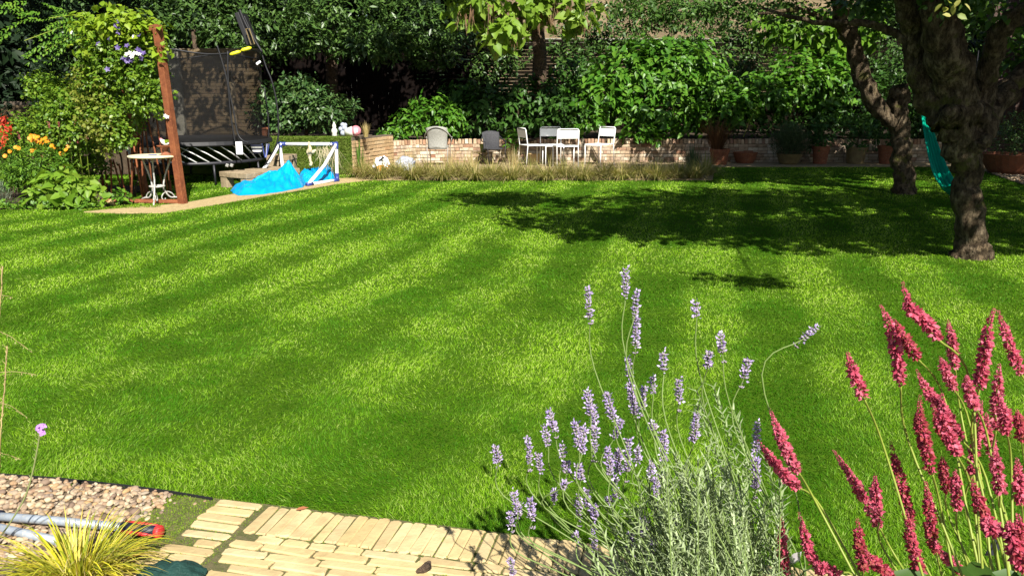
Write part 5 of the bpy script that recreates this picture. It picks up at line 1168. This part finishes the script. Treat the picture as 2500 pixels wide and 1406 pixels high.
stems_to(bl, 'stems', [(gp(292, 498), at(292 + random.uniform(-18, 18), 475 + random.uniform(-4, 12), 11.7)) for _ in range(8)])
crown('foliage', M['herb'], bl, [E(292, 480, 11.65, 24, 15, .15)], 26, 6, .08, .07, .045, OVAL, up=.5, facing=.5)
dl = thing('crocosmia', 'red flowered plant with long sword leaves at the left edge', 'flowering plant', tuple(gp(0, 480)))
n = 150; b0 = gp(-10, 470); pos = np.stack([b0.x + RNG.normal(size=n) * .25, b0.y + RNG.normal(size=n) * .15, np.full(n, .0)], 1)
a = RNG.uniform(0, 2 * PI, n); d = np.stack([np.cos(a) * .6 + .18, np.sin(a) * .5 - .1, np.ones(n)], 1)
blades('sword_leaves', M['sword'], dl, pos, d, RNG.uniform(.7, 1.15, n), RNG.uniform(.03, .05, n), RNG.uniform(.1, .5, n), 5)
rp = [(8, 288), (12, 305), (5, 318), (18, 300), (25, 312), (20, 322), (8, 330), (3, 345), (14, 340), (28, 318), (2, 300), (10, 350), (0, 360)]
tips = [at(px, py, 12.3) for px, py in rp]; stems_to(dl, 'stems', [(b0 + Vector((random.uniform(-.1, .2), 0, .2)), t) for t in tips])
for (px, py), t in zip(rp, tips):
    m_ = 16; leaves('flower_spray', M['redfl'], dl, A(t) + RNG.normal(size=(m_, 3)) * .022, rvec(m_) + A((.2, -.4, .2)), rvec(m_) + A((0, -.6, .4)), .045, .022, RHOMB)
pk = thing('persicaria_clump', 'tall dusty pink flower spikes rising through the bed before the climber', 'flowering plant', tuple(gp(180, 490)))
sp_ = [((48, 340), (42, 322)), ((122, 315), (118, 298)), ((143, 310), (142, 298)), ((172, 350), (170, 332)), ((208, 340), (220, 318)), ((212, 345), (234, 322)), ((195, 340), (198, 325)), ((184, 320), (184, 290)), ((103, 388), (102, 378)), ((116, 408), (116, 396)), ((155, 412), (154, 402)), ((184, 445), (184, 432)), ((190, 350), (192, 335))]
stems_to(pk, 'stems', [(Vector((at(b_[0][0], 470, 12.2).x, 12.35, 0)), at(*b_[0], 12.1)) for b_ in sp_])
for b_, t_ in sp_:
    p0, p1 = A(at(*b_, 12.05)), A(at(*t_, 12.05)); m_ = 34; t = RNG.random((m_, 1)); u = rvec(m_)
    leaves('flower_spike', M['pinkfl'], pk, p0 + (p1 - p0) * t, u + A((0, 0, .6)), rvec(m_), .024, .014, RHOMB)
sv = thing('santolina', 'mound of fine silver grey foliage at the left lawn edge', 'shrub', tuple(gp(15, 510)))
c = at(18, 490, 11.9); n = 4200; u = rvec(n); pos = A((c.x - .05, 11.45, .14)) + u * A((.38, .28, .26)) * RNG.uniform(.2, 1, (n, 1)); pos[:, 2] = np.maximum(pos[:, 2], .02)
blades('foliage', M['silver'], sv, pos, u * .7 + A((0, -.1, .7)) + RNG.normal(size=(n, 3)) * .4, RNG.uniform(.05, .10, n), np.full(n, .008), RNG.uniform(0, .3, n), 2)
mb = MB()
for k in range(7): mb.tube([(c.x + random.uniform(-.05, .05), c.y + .1, .0), (c.x + random.uniform(-.25, .2), c.y + random.uniform(-.1, .2), .22)], .006, 5)
mb.build('stems', M['bark'], sv)
gc = thing('creeping_plant', 'low bright creeping leaves spilling over the left lawn edge', 'plant', tuple(gp(60, 514)))
crown('foliage', M['herb'], gc, [E(60, 503, 11.3, 40, 9, .15), E(130, 503, 11.3, 50, 9, .15), E(205, 502, 11.3, 40, 8, .15), E(0, 505, 11.3, 40, 8, .15), E(-60, 505, 11.3, 60, 10, .15)], 170, 8, .08, .05, .034, OVAL, up=.6, facing=.3)
stems_to(gc, 'stems', [(gp(60 + k * 18, 512), at(60 + k * 18, 500, 11.35)) for k in range(-3, 8)])
bk = thing('rose_bush', 'mid green bush filling the bed behind the orange flowers', 'shrub', tuple(gp(120, 440)))
crown('foliage', M['climber'], bk, [E(120, 330, 12.9, 60, 40, .4), E(190, 380, 12.7, 60, 35, .35), E(60, 345, 13.0, 50, 35, .4), E(230, 400, 12.7, 40, 25, .3), E(80, 300, 13.1, 50, 30, .3)], 330, 11, .14, .06, .04, OVAL, facing=.4)
stems_to(bk, 'stems', [(gp(120 + random.uniform(-50, 60), 455), at(120 + random.uniform(-60, 60), 360, 12.9)) for _ in range(10)], .008, 'bark')
b = gp(278, 503); r = thing('flower_pot', 'tiny cream and red pot lying on its side by the stakes', 'flower pot', tuple(b))
mb = MB(); mb.tube([b + Vector((-.07, 0, .05)), b + Vector((0, 0, .055)), b + Vector((.035, 0, .055))], [.04, .052, .055], 14); mb.build('body', M['buffpot'], r, smooth=True)
mb = MB(); mb.tube([b + Vector((.035, 0, .055)), b + Vector((.07, 0, .055))], [.057, .052], 14); mb.build('rim', M['terracotta'], r, smooth=True)
mossp = scatter_poly([g2(196, 514), g2(310, 503), g2(392, 500), g2(392, 508), g2(300, 511), g2(205, 518)], 16000, (-7, -4.5), (11, 13))
n = len(mossp); tag(blades('path_moss', M['moss'], None, np.concatenate([mossp, np.full((n, 1), .013)], 1), nz(rvec(n) + A((0, 0, 1.2))), RNG.uniform(.012, .03, n), np.full(n, .012), RNG.uniform(0, .5, n), 1), kind='stuff')

# ================================================================== FOREGROUND
# loppers on the gravel
lo = thing('loppers', 'pair of grey tube handled loppers with red and navy grip on gravel', 'garden tool', tuple(gp(200, 1290)))
A0, A1, A2 = gp(-60, 1256, .045), gp(298, 1286, .04), gp(392, 1298, .04)
def bendtube(name, pts, r, mat, seg=14, bumpy=0): mb = MB(); mb.tube(pts, r, seg, bump=bumpy); return mb.build(name, M[mat], lo, smooth=True)
bendtube('handle', [A0, A0.lerp(A1, .5) + Vector((0, 0, .003)), A1], .0165, 'alu')
dv = (A2 - A1).normalized()
g_ = bendtube('grip', [A1, A1 + dv * .01, A1.lerp(A2, .5), A2 - dv * .016], [.020, .0215, .0205, .0225], 'navy')
sd_ = dv.cross(Vector((0, 0, 1))).normalized()
for off in (Vector((0, 0, 1)) * .018 + sd_ * -.010, sd_ * .021 + Vector((0, 0, -.004))):
    mb = MB(); mb.tube([A1 + off + dv * .012, A1.lerp(A2, .5) + off, A2 + off - dv * .016], [.005, .008, .005], 8); o = mb.build('grip_inlay', M['redgrip'], g_, smooth=True)
    o.matrix_parent_inverse = Matrix.Translation(-lo.location) @ Matrix.Identity(4) if False else (Matrix.Translation(lo.location) @ Matrix.Translation(-lo.location)).inverted()
mb = MB(); mb.tube([A2 - dv * .018, A2 - dv * .014, A2, A2 + dv * .004], [.022, .0245, .0245, .018], 18); mb.build('end_cap', M['redgrip'], lo, smooth=True)
A3, A4 = gp(-60, 1275, .03), gp(150, 1322, .02)
bendtube('handle', [A3, A3.lerp(A4, .5), A4], .0165, 'alu')
mb = MB(); mb.tube([gp(-30, 1256, .045), gp(4, 1259, .045)], .022, 14); mb.build('sleeve', M['navy'], lo, smooth=True)
# yellow sedge
sg_ = gp(190, 1420); n = 620
sd = thing('sedge', 'yellow striped sedge clump arching over the gravel corner', 'ornamental grass', tuple(sg_))
a = RNG.uniform(0, 2 * PI, n); q = RNG.random(n) ** .5
pos = np.stack([sg_.x + np.cos(a) * .10 * q, sg_.y + np.sin(a) * .08 * q, np.full(n, .01)], 1)
d = np.stack([np.cos(a) * q * .9, np.sin(a) * q * .9, np.full(n, .75) + RNG.random(n) * .4], 1)
blades('blades', M['carex'], sd, pos, d, RNG.uniform(.16, .42, n), RNG.uniform(.004, .0085, n), RNG.uniform(.3, 1.1, n), 6)
n = 50; d = np.stack([RNG.normal(size=n) * .5 + .5, RNG.normal(size=n) * .4 + .2, np.full(n, .8)], 1)
blades('dry_blades', M['straw'], sd, np.repeat(A(sg_)[None], n, 0) + RNG.normal(size=(n, 3)) * A((.05, .04, 0)), d, RNG.uniform(.2, .45, n), np.full(n, .0025), RNG.uniform(.3, .8, n), 6)
# dark green cloth
mb = MB(); vs = []; c0 = gp(428, 1412); nu, nv = 34, 16
for i in range(nv):
    for k in range(nu):
        u, v = k / (nu - 1) * 2 - 1, i / (nv - 1) * 2 - 1; wv = math.sqrt(max(0, 1 - .8 * u * u))
        x, y = c0.x + u * .115, c0.y - .045 + v * .085 * wv
        z = .03 + .045 * (1 - u * u) * (1 - v * v) + .016 * mnoise.noise(Vector((x * 18, y * 30, 1))) + .012 * (1 - abs(mnoise.noise(Vector((x * 30, y * 14, 6))))) ** 2
        vs.append((x, y, max(z, .014)))
fs = [(i * nu + k, i * nu + k + 1, (i + 1) * nu + k + 1, (i + 1) * nu + k) for i in range(nv - 1) for k in range(nu - 1)]
o = mb.add(vs, fs).build('garden_cloth', M['greencloth'], None, smooth=True); tag(o, 'dark green crumpled cloth lying at the corner of the brick path', 'cloth')
# wallflower stalk with mauve flower
wf = thing('wallflower', 'single thin stalk topped with mauve four petalled flowers', 'flowering plant', tuple(gp(-5, 1320)))
Yw = 2.75; pts = [gp(-12, 1325), at(18, 1285, 2.6), at(60, 1215, 2.62), at(80, 1150, 2.64), at(92, 1090, 2.65), at(97, 1060, 2.65)]
mb = MB(); mb.tube(wob(pts, 5, 0), .0028, 6); mb.build('stem', M['erystem'], wf, smooth=True)
P_, D_ = [], []
for k in range(16):
    t = .45 + .55 * k / 16; i = min(int(t * 5), 4); p = Vector(pts[i]).lerp(Vector(pts[i + 1]), t * 5 - i); P_.append(tuple(p)); D_.append(((-1) ** k * .8, random.gauss(0, .3), .8))
for p_, d_ in zip(P_, D_): blades('seed_pod', M['erystem'], wf, A([p_]), A([d_]), RNG.uniform(.014, .026, 1), np.full(1, .0035), np.zeros(1), 2)
def flower4(parent, px, py, Y, r, nvec):
    c = at(px, py, Y); nvec = A(nvec) / np.linalg.norm(nvec); ux = np.cross(nvec, A((0, 0, 1))); ux /= np.linalg.norm(ux); uz = np.cross(ux, nvec); a = np.arange(4) * PI / 2 + .6
    leaves('flower', M['mauve'], parent, np.tile(A(c), (4, 1)), np.cos(a)[:, None] * ux + np.sin(a)[:, None] * uz, np.tile(nvec, (4, 1)), r, r * .95, OVAL)
for px, py, nn in ((97, 1048, (0, -1, .3)), (105, 1040, (.3, -.4, .9)), (92, 1044, (-.4, -.8, .5)), (103, 1056, (.6, -.7, .1)), (99, 1038, (0, -.3, 1))): flower4(wf, px, py, 2.64, .014, nn)
# dead stalks at left edge
ds = thing('seed_stalk', 'tall dry yellow seed stalk at the left picture edge', 'plant', tuple(gp(-12, 1330)))
def stalk(pts, r, mat='deadstalk', n=40, pl=.018):
    mb = MB(); mb.tube(wob(pts, 6, .0006), r, 6); mb.build('stem', M[mat], ds, smooth=True)
    P_, D_ = [], []
    W_ = wob(pts, 8, 0)
    for k in range(n):
        p = W_[int(len(W_) * (.25 + .74 * k / n))]; a = k * 2.4; P_.append(tuple(p)); D_.append((math.cos(a) * .8, math.sin(a) * .6, .9))
    for p_, d_ in zip(P_, D_): blades('seed_pod', M[mat], ds, A([p_]), A([d_]), RNG.uniform(pl * .6, pl * 1.2, 1), np.full(1, .003), np.zeros(1) + .1, 2)
stalk([gp(-6, 1330), at(0, 1100, 2.3), at(6, 1000, 2.3), at(14, 910, 2.3), at(17, 845, 2.3)], .002)
stalk([gp(-30, 1330), at(-12, 1000, 2.1), at(-4, 800, 2.1), at(2, 720, 2.1), at(6, 650, 2.1)], .0018, n=24)
for a, b in (((-20, 800), (78, 860)), ((-20, 912), (88, 915)), ((-5, 980), (66, 1018)), ((-20, 1105), (50, 1122)), ((-20, 728), (30, 727))):
    p0, p1 = at(*a, 2.25), at(*b, 2.3); mb = MB(); mb.tube(wob([p0, p0.lerp(p1, .5) + Vector((0, 0, .008)), p1], 5, .0015), .0008, 5); mb.build('side_twig', M['deadstalk'], ds)
    n = 26; t = RNG.random((n, 1)); blades('husks', M['deadstalk'], ds, A(p0) + (A(p1) - A(p0)) * t, rvec(n) + A((.6, 0, 0)), RNG.uniform(.004, .010, n), np.full(n, .002), np.zeros(n), 1)

# lavender
LH = [(683, 45, 683, 175), (515, 135, 526, 265), (733, 148, 722, 255), (727, 255, 728, 392), (995, 197, 998, 262), (1100, 335, 1112, 420), (1052, 412, 1046, 482), (1226, 447, 1205, 535), (850, 418, 853, 500), (693, 440, 700, 525), (700, 552, 728, 692), (800, 525, 806, 600), (765, 565, 760, 660), (918, 535, 920, 632), (515, 588, 530, 700), (538, 650, 545, 760), (597, 596, 628, 710), (664, 712, 632, 800), (343, 672, 370, 765), (325, 742, 342, 832), (108, 830, 120, 905), (250, 787, 258, 905), (297, 866, 306, 940), (458, 725, 478, 832), (497, 742, 490, 862), (552, 745, 545, 862), (405, 820, 407, 885), (422, 895, 424, 955), (476, 912, 484, 980), (848, 765, 852, 895), (996, 685, 985, 815), (605, 835, 615, 960), (655, 845, 648, 950), (697, 797, 690, 945), (738, 832, 735, 900), (630, 970, 640, 1060), (815, 968, 818, 1052), (845, 950, 842, 1022), (795, 905, 797, 960), (185, 1032, 205, 1105), (208, 1085, 212, 1140), (262, 1062, 270, 1150), (172, 1122, 182, 1185), (475, 1052, 478, 1140), (512, 1020, 518, 1100), (545, 1095, 545, 1150), (537, 1160, 545, 1300), (820, 1085, 822, 1155), (913, 1135, 918, 1200), (765, 1165, 762, 1232), (705, 1212, 708, 1300), (750, 1240, 752, 1290), (805, 1235, 795, 1345), (857, 1300, 858, 1400), (1040, 1105, 1038, 1185), (1003, 1205, 1000, 1270), (1265, 722, 1258, 850), (1262, 885, 1258, 1020), (172, 1325, 185, 1400), (968, 1350, 972, 1400), (465, 1215, 470, 1240), (610, 1055, 612, 1085), (960, 1255, 962, 1300), (366, 1030, 368, 1075), (802, 735, 808, 765), (1530, 303, 1462, 362), (425, 985, 400, 1015)]
lv = thing('lavender', 'flowering lavender clump leaning over the brick path edge', 'lavender', tuple(Vector((.85, 1.85, .03))))
def spike(parent, name, p0, p1, mat, rad, whorls, per, bl, bw, taper=.6, gap=False):
    p0, p1 = A(p0), A(p1); ax = (p1 - p0); Ln = np.linalg.norm(ax); ax = ax / Ln; s1 = np.cross(ax, A((0, 1, .2))); s1 /= np.linalg.norm(s1); s2 = np.cross(ax, s1)
    P_, D_ = [], []
    for k in range(whorls):
        t = (k + .2) / whorls; rr = rad * (1 - taper * t ** 2) * random.uniform(.75, 1.1); ph = random.random() * 6
        for j in range(per):
            a = ph + 2 * PI * j / per + random.gauss(0, .25); rd = math.cos(a) * s1 + math.sin(a) * s2
            P_.append(p0 + ax * (t * Ln + random.gauss(0, Ln * .012)) + rd * rr * .15); D_.append(rd * .8 + ax * random.uniform(.35, 1.0))
    P_, D_ = A(P_), A(D_); n = len(P_); f = RNG.uniform(.65, 1.15, n)
    return leaves(name, M[mat], parent, P_, D_, rvec(n), bl * f, bw * f, BUD)
def stemtube(parent, pts, r, mat, name='stem'):
    mb = MB(); mb.tube(wob(pts, 5, 0), [r * k for k in np.linspace(1, .7, (len(pts) - 1) * 5 + 1)], 6); return mb.build(name, M[mat], parent, smooth=True)
for (tx, ty, bx, by) in LH:
    px0, py0, px1, py1 = 1150 + bx / 1.811, 630 + by / 1.811, 1150 + tx / 1.811, 630 + ty / 1.811
    Y = 2.06 + random.uniform(-.14, .16) + max(0, (1000 - py0)) * .0002
    p0, p1 = at(px0, py0, Y), at(px1, py1, Y + random.uniform(-.02, .02))
    root = Vector((.55 + (px0 - 1500) / 400 * .24 + random.uniform(-.06, .06), 1.86 + random.uniform(-.06, .08), .12))
    if px0 > 1760: root.x += .05
    dv = (p0 - p1).normalized(); Lr = (p0 - root).length
    stx = stemtube(lv, [root, root.lerp(p0, .45) + Vector((0, .0, .05)) + dv * Lr * .04, p0 + dv * Lr * .16, p0, p0.lerp(p1, .9)], .0022, 'lavstem')
    Ln = (p1 - p0).length; wh = max(3, int(Ln / .0085)); thin = random.uniform(.75, 1.15)
    o = spike(lv, 'flower_spike', p0, p1, 'lavbud', .0115 * thin, wh, 9, .0135 * thin, .0060 * thin, taper=.5)
    nn = wh * 5; tt = RNG.random((nn, 1)); uu = rvec(nn); pp = A(p0) + (A(p1) - A(p0)) * tt + uu * .009 * thin
    leaves('petals', M['lavpetal'], o, pp, uu + A((0, 0, .5)), rvec(nn), RNG.uniform(.006, .011, nn), RNG.uniform(.005, .008, nn), RHOMB)
    if random.random() < .45:
        q = p0 + dv * random.uniform(.02, .035); spike(lv, 'flower_whorl', q, q - dv * .008, 'lavbud', .008, 1, 7, .010, .005)
# lavender leaves on upright shoots
tips = []
for k in range(165):
    px = random.gauss(1690, 105); py = random.uniform(1090, 1400) + abs(px - 1700) * .45
    tips.append((px, py))
tips += [(1728, 945), (1745, 955), (1722, 990), (1738, 1000), (1860, 1120), (1880, 1180), (1790, 1130), (1660, 1090), (1855, 1230)]
P_, D_, L_ = [], [], []; mbs = MB()
for px, py in tips:
    if py > 1480: continue
    Y = 1.98 + random.uniform(-.2, .25); t = at(px, py, Y); root = Vector((t.x * .55 + .32 + random.uniform(-.12, .12), 1.85 + random.uniform(-.15, .15), .06)); t = t + Vector((random.gauss(0, .035), 0, 0))
    if py < 1060: root = Vector((.78, 1.85, .08))
    mbs.tube([root, root.lerp(t, .5) + Vector((random.gauss(0, .02), random.gauss(0, .02), .03)), t], .0018, 4)
    n = int((t - root).length / .015); ax = (t - root).normalized()
    for j in range(n):
        f = 1 - .75 * (j / n) if n else 1; p = t.lerp(root, .85 * j / n); a = j * 1.57 + random.gauss(0, .4)
        s1 = ax.cross(Vector((0, 1, 0))).normalized(); s2 = ax.cross(s1)
        for sg in (0, PI):
            rd = s1 * math.cos(a + sg) + s2 * math.sin(a + sg); P_.append(tuple(p)); D_.append(tuple(rd * random.uniform(.4, 1.3) + ax * .9)); L_.append(random.uniform(.022, .045))
n = len(P_); mbs.build('shoots', M['lavstem'], lv)
blades('foliage', M['lavleaf'], lv, A(P_), A(D_), A(L_), np.full(n, .0052), RNG.uniform(-.15, .3, n), 3)
# bistort (red flower spikes)
PH = [[(750, 70), (785, 190), (850, 245), (915, 335)], [(650, 178), (685, 250), (720, 380), (742, 540)], [(705, 235), (750, 310), (820, 420)], [(500, 390), (530, 490), (575, 600)], [(150, 650), (190, 760), (240, 870), (278, 935)], [(92, 790), (160, 880), (220, 950), (278, 1003)], [(435, 832), (500, 930), (580, 1060), (650, 1190)], [(625, 940), (628, 1040), (645, 1150)], [(955, 245), (975, 340), (990, 460)], [(1170, 190), (1140, 270), (1120, 400), (1100, 560)], [(1185, 200), (1230, 340), (1290, 490)], [(815, 470), (860, 560), (930, 650), (1020, 790)], [(830, 585), (830, 700), (850, 800), (885, 940)], [(920, 410), (950, 480), (985, 560)], [(930, 570), (940, 700), (1000, 860)], [(1040, 490), (1050, 560), (1080, 640)], [(1190, 440), (1180, 580), (1175, 740)], [(1110, 610), (1090, 750), (1065, 950)], [(695, 790), (720, 900), (760, 1050), (800, 1190)], [(770, 1110), (790, 1250), (835, 1400)], [(855, 975), (870, 1080), (880, 1200), (905, 1300)], [(900, 1280), (960, 1330), (1020, 1390)], [(930, 860), (940, 940), (950, 1020)], [(990, 920), (995, 1010), (1000, 1100)], [(1065, 960), (1100, 1080), (1150, 1190)], [(1170, 820), (1180, 920), (1192, 1030)], [(1270, 650), (1280, 710), (1292, 790)], [(1270, 870), (1280, 970), (1292, 1080)], [(1275, 1120), (1280, 1240), (1295, 1370)], [(1235, 1150), (1255, 1250), (1285, 1350)], [(545, 1140), (555, 1260), (575, 1380)], [(580, 1290), (630, 1350), (695, 1400)], [(200, 1135), (205, 1270), (225, 1400)], [(280, 1115), (325, 1280), (385, 1400)], [(350, 1340), (400, 1370), (460, 1395)], [(1195, 600), (1215, 680), (1225, 760)], [(1130, 1150), (1150, 1185), (1165, 1200)], [(885, 620), (930, 740), (1010, 850)], [(1130, 660), (1140, 760), (1160, 860)]]
bi = thing('bistort', 'tall clump of crimson pink flower spikes filling the lower right corner', 'flowering plant', (1.25, 1.35, .03))
for k, pl_ in enumerate(PH):
    near = k in (28, 29, 36)
    Y = (1.12 if near else random.uniform(1.5, 1.85)); pts = [at(1800 + x / 1.86, 650 + y / 1.86, Y + .03 * i) for i, (x, y) in enumerate(pl_)]
    base = pts[-1]; dv = (pts[-1] - pts[-2]).normalized(); root = Vector((1.18 + (base.x - 1.1) * .35 + random.uniform(-.05, .05), 1.42 + random.uniform(-.08, .08), .05))
    if near: root = Vector((1.0 + random.uniform(-.05, .05), 1.05, .05))
    Lr = (base - root).length
    W_ = wob(pts, 6, 0)
    stemtube(bi, [root, root.lerp(base, .5) + Vector((0, 0, .02)), base + dv * Lr * .18, base], .0034, 'persstem')
    ax_ = MB(); ax_.tube(W_, .0022, 5); cs = [0]
    for a_, b_ in zip(W_[:-1], W_[1:]): cs.append(cs[-1] + (b_ - a_).length)
    n = int(cs[-1] / .0010); t = np.sort(RNG.random(n)) * cs[-1]; WA = A([tuple(p) for p in W_]); pos = np.stack([np.interp(t, cs, WA[:, i]) for i in range(3)], 1)
    prof = np.clip(np.minimum(.35 + t / cs[-1] * 2.2, 1.0), 0, 1) * np.clip((1.04 - t / cs[-1]) * 9, .45, 1) * np.clip(.55 + t / cs[-1], 0, 1)
    axd = nz(WA[:1] - WA[-1:]); u = rvec(n); u = nz(u - axd * (u * axd).sum(1, keepdims=True)); up_ = A([[0, 0, 1]])
    d = nz(u + axd * RNG.uniform(-.1, .6, (n, 1)) + up_ * .1); sc = RNG.uniform(.6, 1.2, n) * prof
    o = leaves('flower_spike', M['persbud'], bi, pos + u * .0015, d, rvec(n), .0125 * sc, .0062 * sc, BUD)
    n2 = int(n * 1.1); k2 = RNG.integers(0, n, n2); u2 = rvec(n2); u2 = nz(u2 - axd * (u2 * axd).sum(1, keepdims=True))
    leaves('petals', M[random.choice(['perspetal', 'perspetal', 'persfade', 'perspale'])], o, pos[k2] + u2 * (.006 * prof[k2])[:, None], u2 + axd * RNG.uniform(-.5, .6, (n2, 1)) + A((0, 0, -.15)), rvec(n2), .0115 * prof[k2] * RNG.uniform(.6, 1.2, n2), .0085 * prof[k2], OVAL)
lf = [at(2440, 1395, 1.5), at(2480, 1360, 1.45), at(2395, 1420, 1.5)]
for k in range(9):
    p_ = at(random.uniform(2250, 2520), random.uniform(1405, 1470), 1.42 + random.random() * .15); leaves('leaf', M['persleaf'], bi, [tuple(p_)], [(random.gauss(0, .8), random.gauss(.2, .4), random.gauss(-.1, .2))], [(random.gauss(0, .3), -.4, .9)], random.uniform(.07, .11), random.uniform(.035, .055), HEART)
q0, q1 = at(2420, 1350, 1.75), at(2452, 1290, 1.72); dv = q1 - q0
mb = MB(); mb.box((q0 + q1) / 2, (.028, .003, dv.length * 1.15), dv.to_track_quat('Z', 'Y').to_matrix()); o = mb.build('plant_label', M['slate'], None, bevel=.001); tag(o, 'dark slate blue plant label tilted among the red spikes', 'plant label')
o = MB(); gcen = at(1925, 1372, 1.9)
gd = thing('garden_pick', 'pale translucent petal ornament on a stick at the lower edge', 'garden ornament', (gcen.x, 1.9, .03))
leaves('petal', M['frost'], gd, [tuple(gcen), tuple(gcen + Vector((-.005, 0, 0)))], [(.8, 0, .7), (-.5, 0, -.8)], [(.1, -1, .1), (.1, -1, .1)], .045, .03, OVAL)
mb = MB(); mb.tube([gcen, (gcen.x, 1.9, .03)], .002, 5); mb.build('stick', M['greymetal'], gd)
# fallen bits
def fallen(label, px, py, L, W, mat, dirv):
    c = gp(px, py, .024); o = leaves('fallen_leaf', M[mat], None, [tuple(c)], [dirv], [(.1, -.1, 1)], L, W, OVAL); return tag(o, label, 'fallen leaf')
fallen('russet fallen leaf lying at the lawn edge of the brick path', 722, 1244, .05, .022, 'deadbrown', (.9, .3, .1))
fallen('brown leaf lying on the pebbles under the sedge', 300, 1362, .06, .03, 'deadbrown', (.8, .2, .1))
c = gp(1040, 1398, .02); o = MB().tube([c + Vector((-.03, 0, .006)), c + Vector((-.01, .0, .014)), c + Vector((.008, .01, .022)), c + Vector((.012, .02, .034))], [.006, .010, .014, .004], 9, bump=.5).build('dead_flower_head', M['bark'], None); tag(o, 'shrivelled brown flower head lying on the pavers', 'flower head')
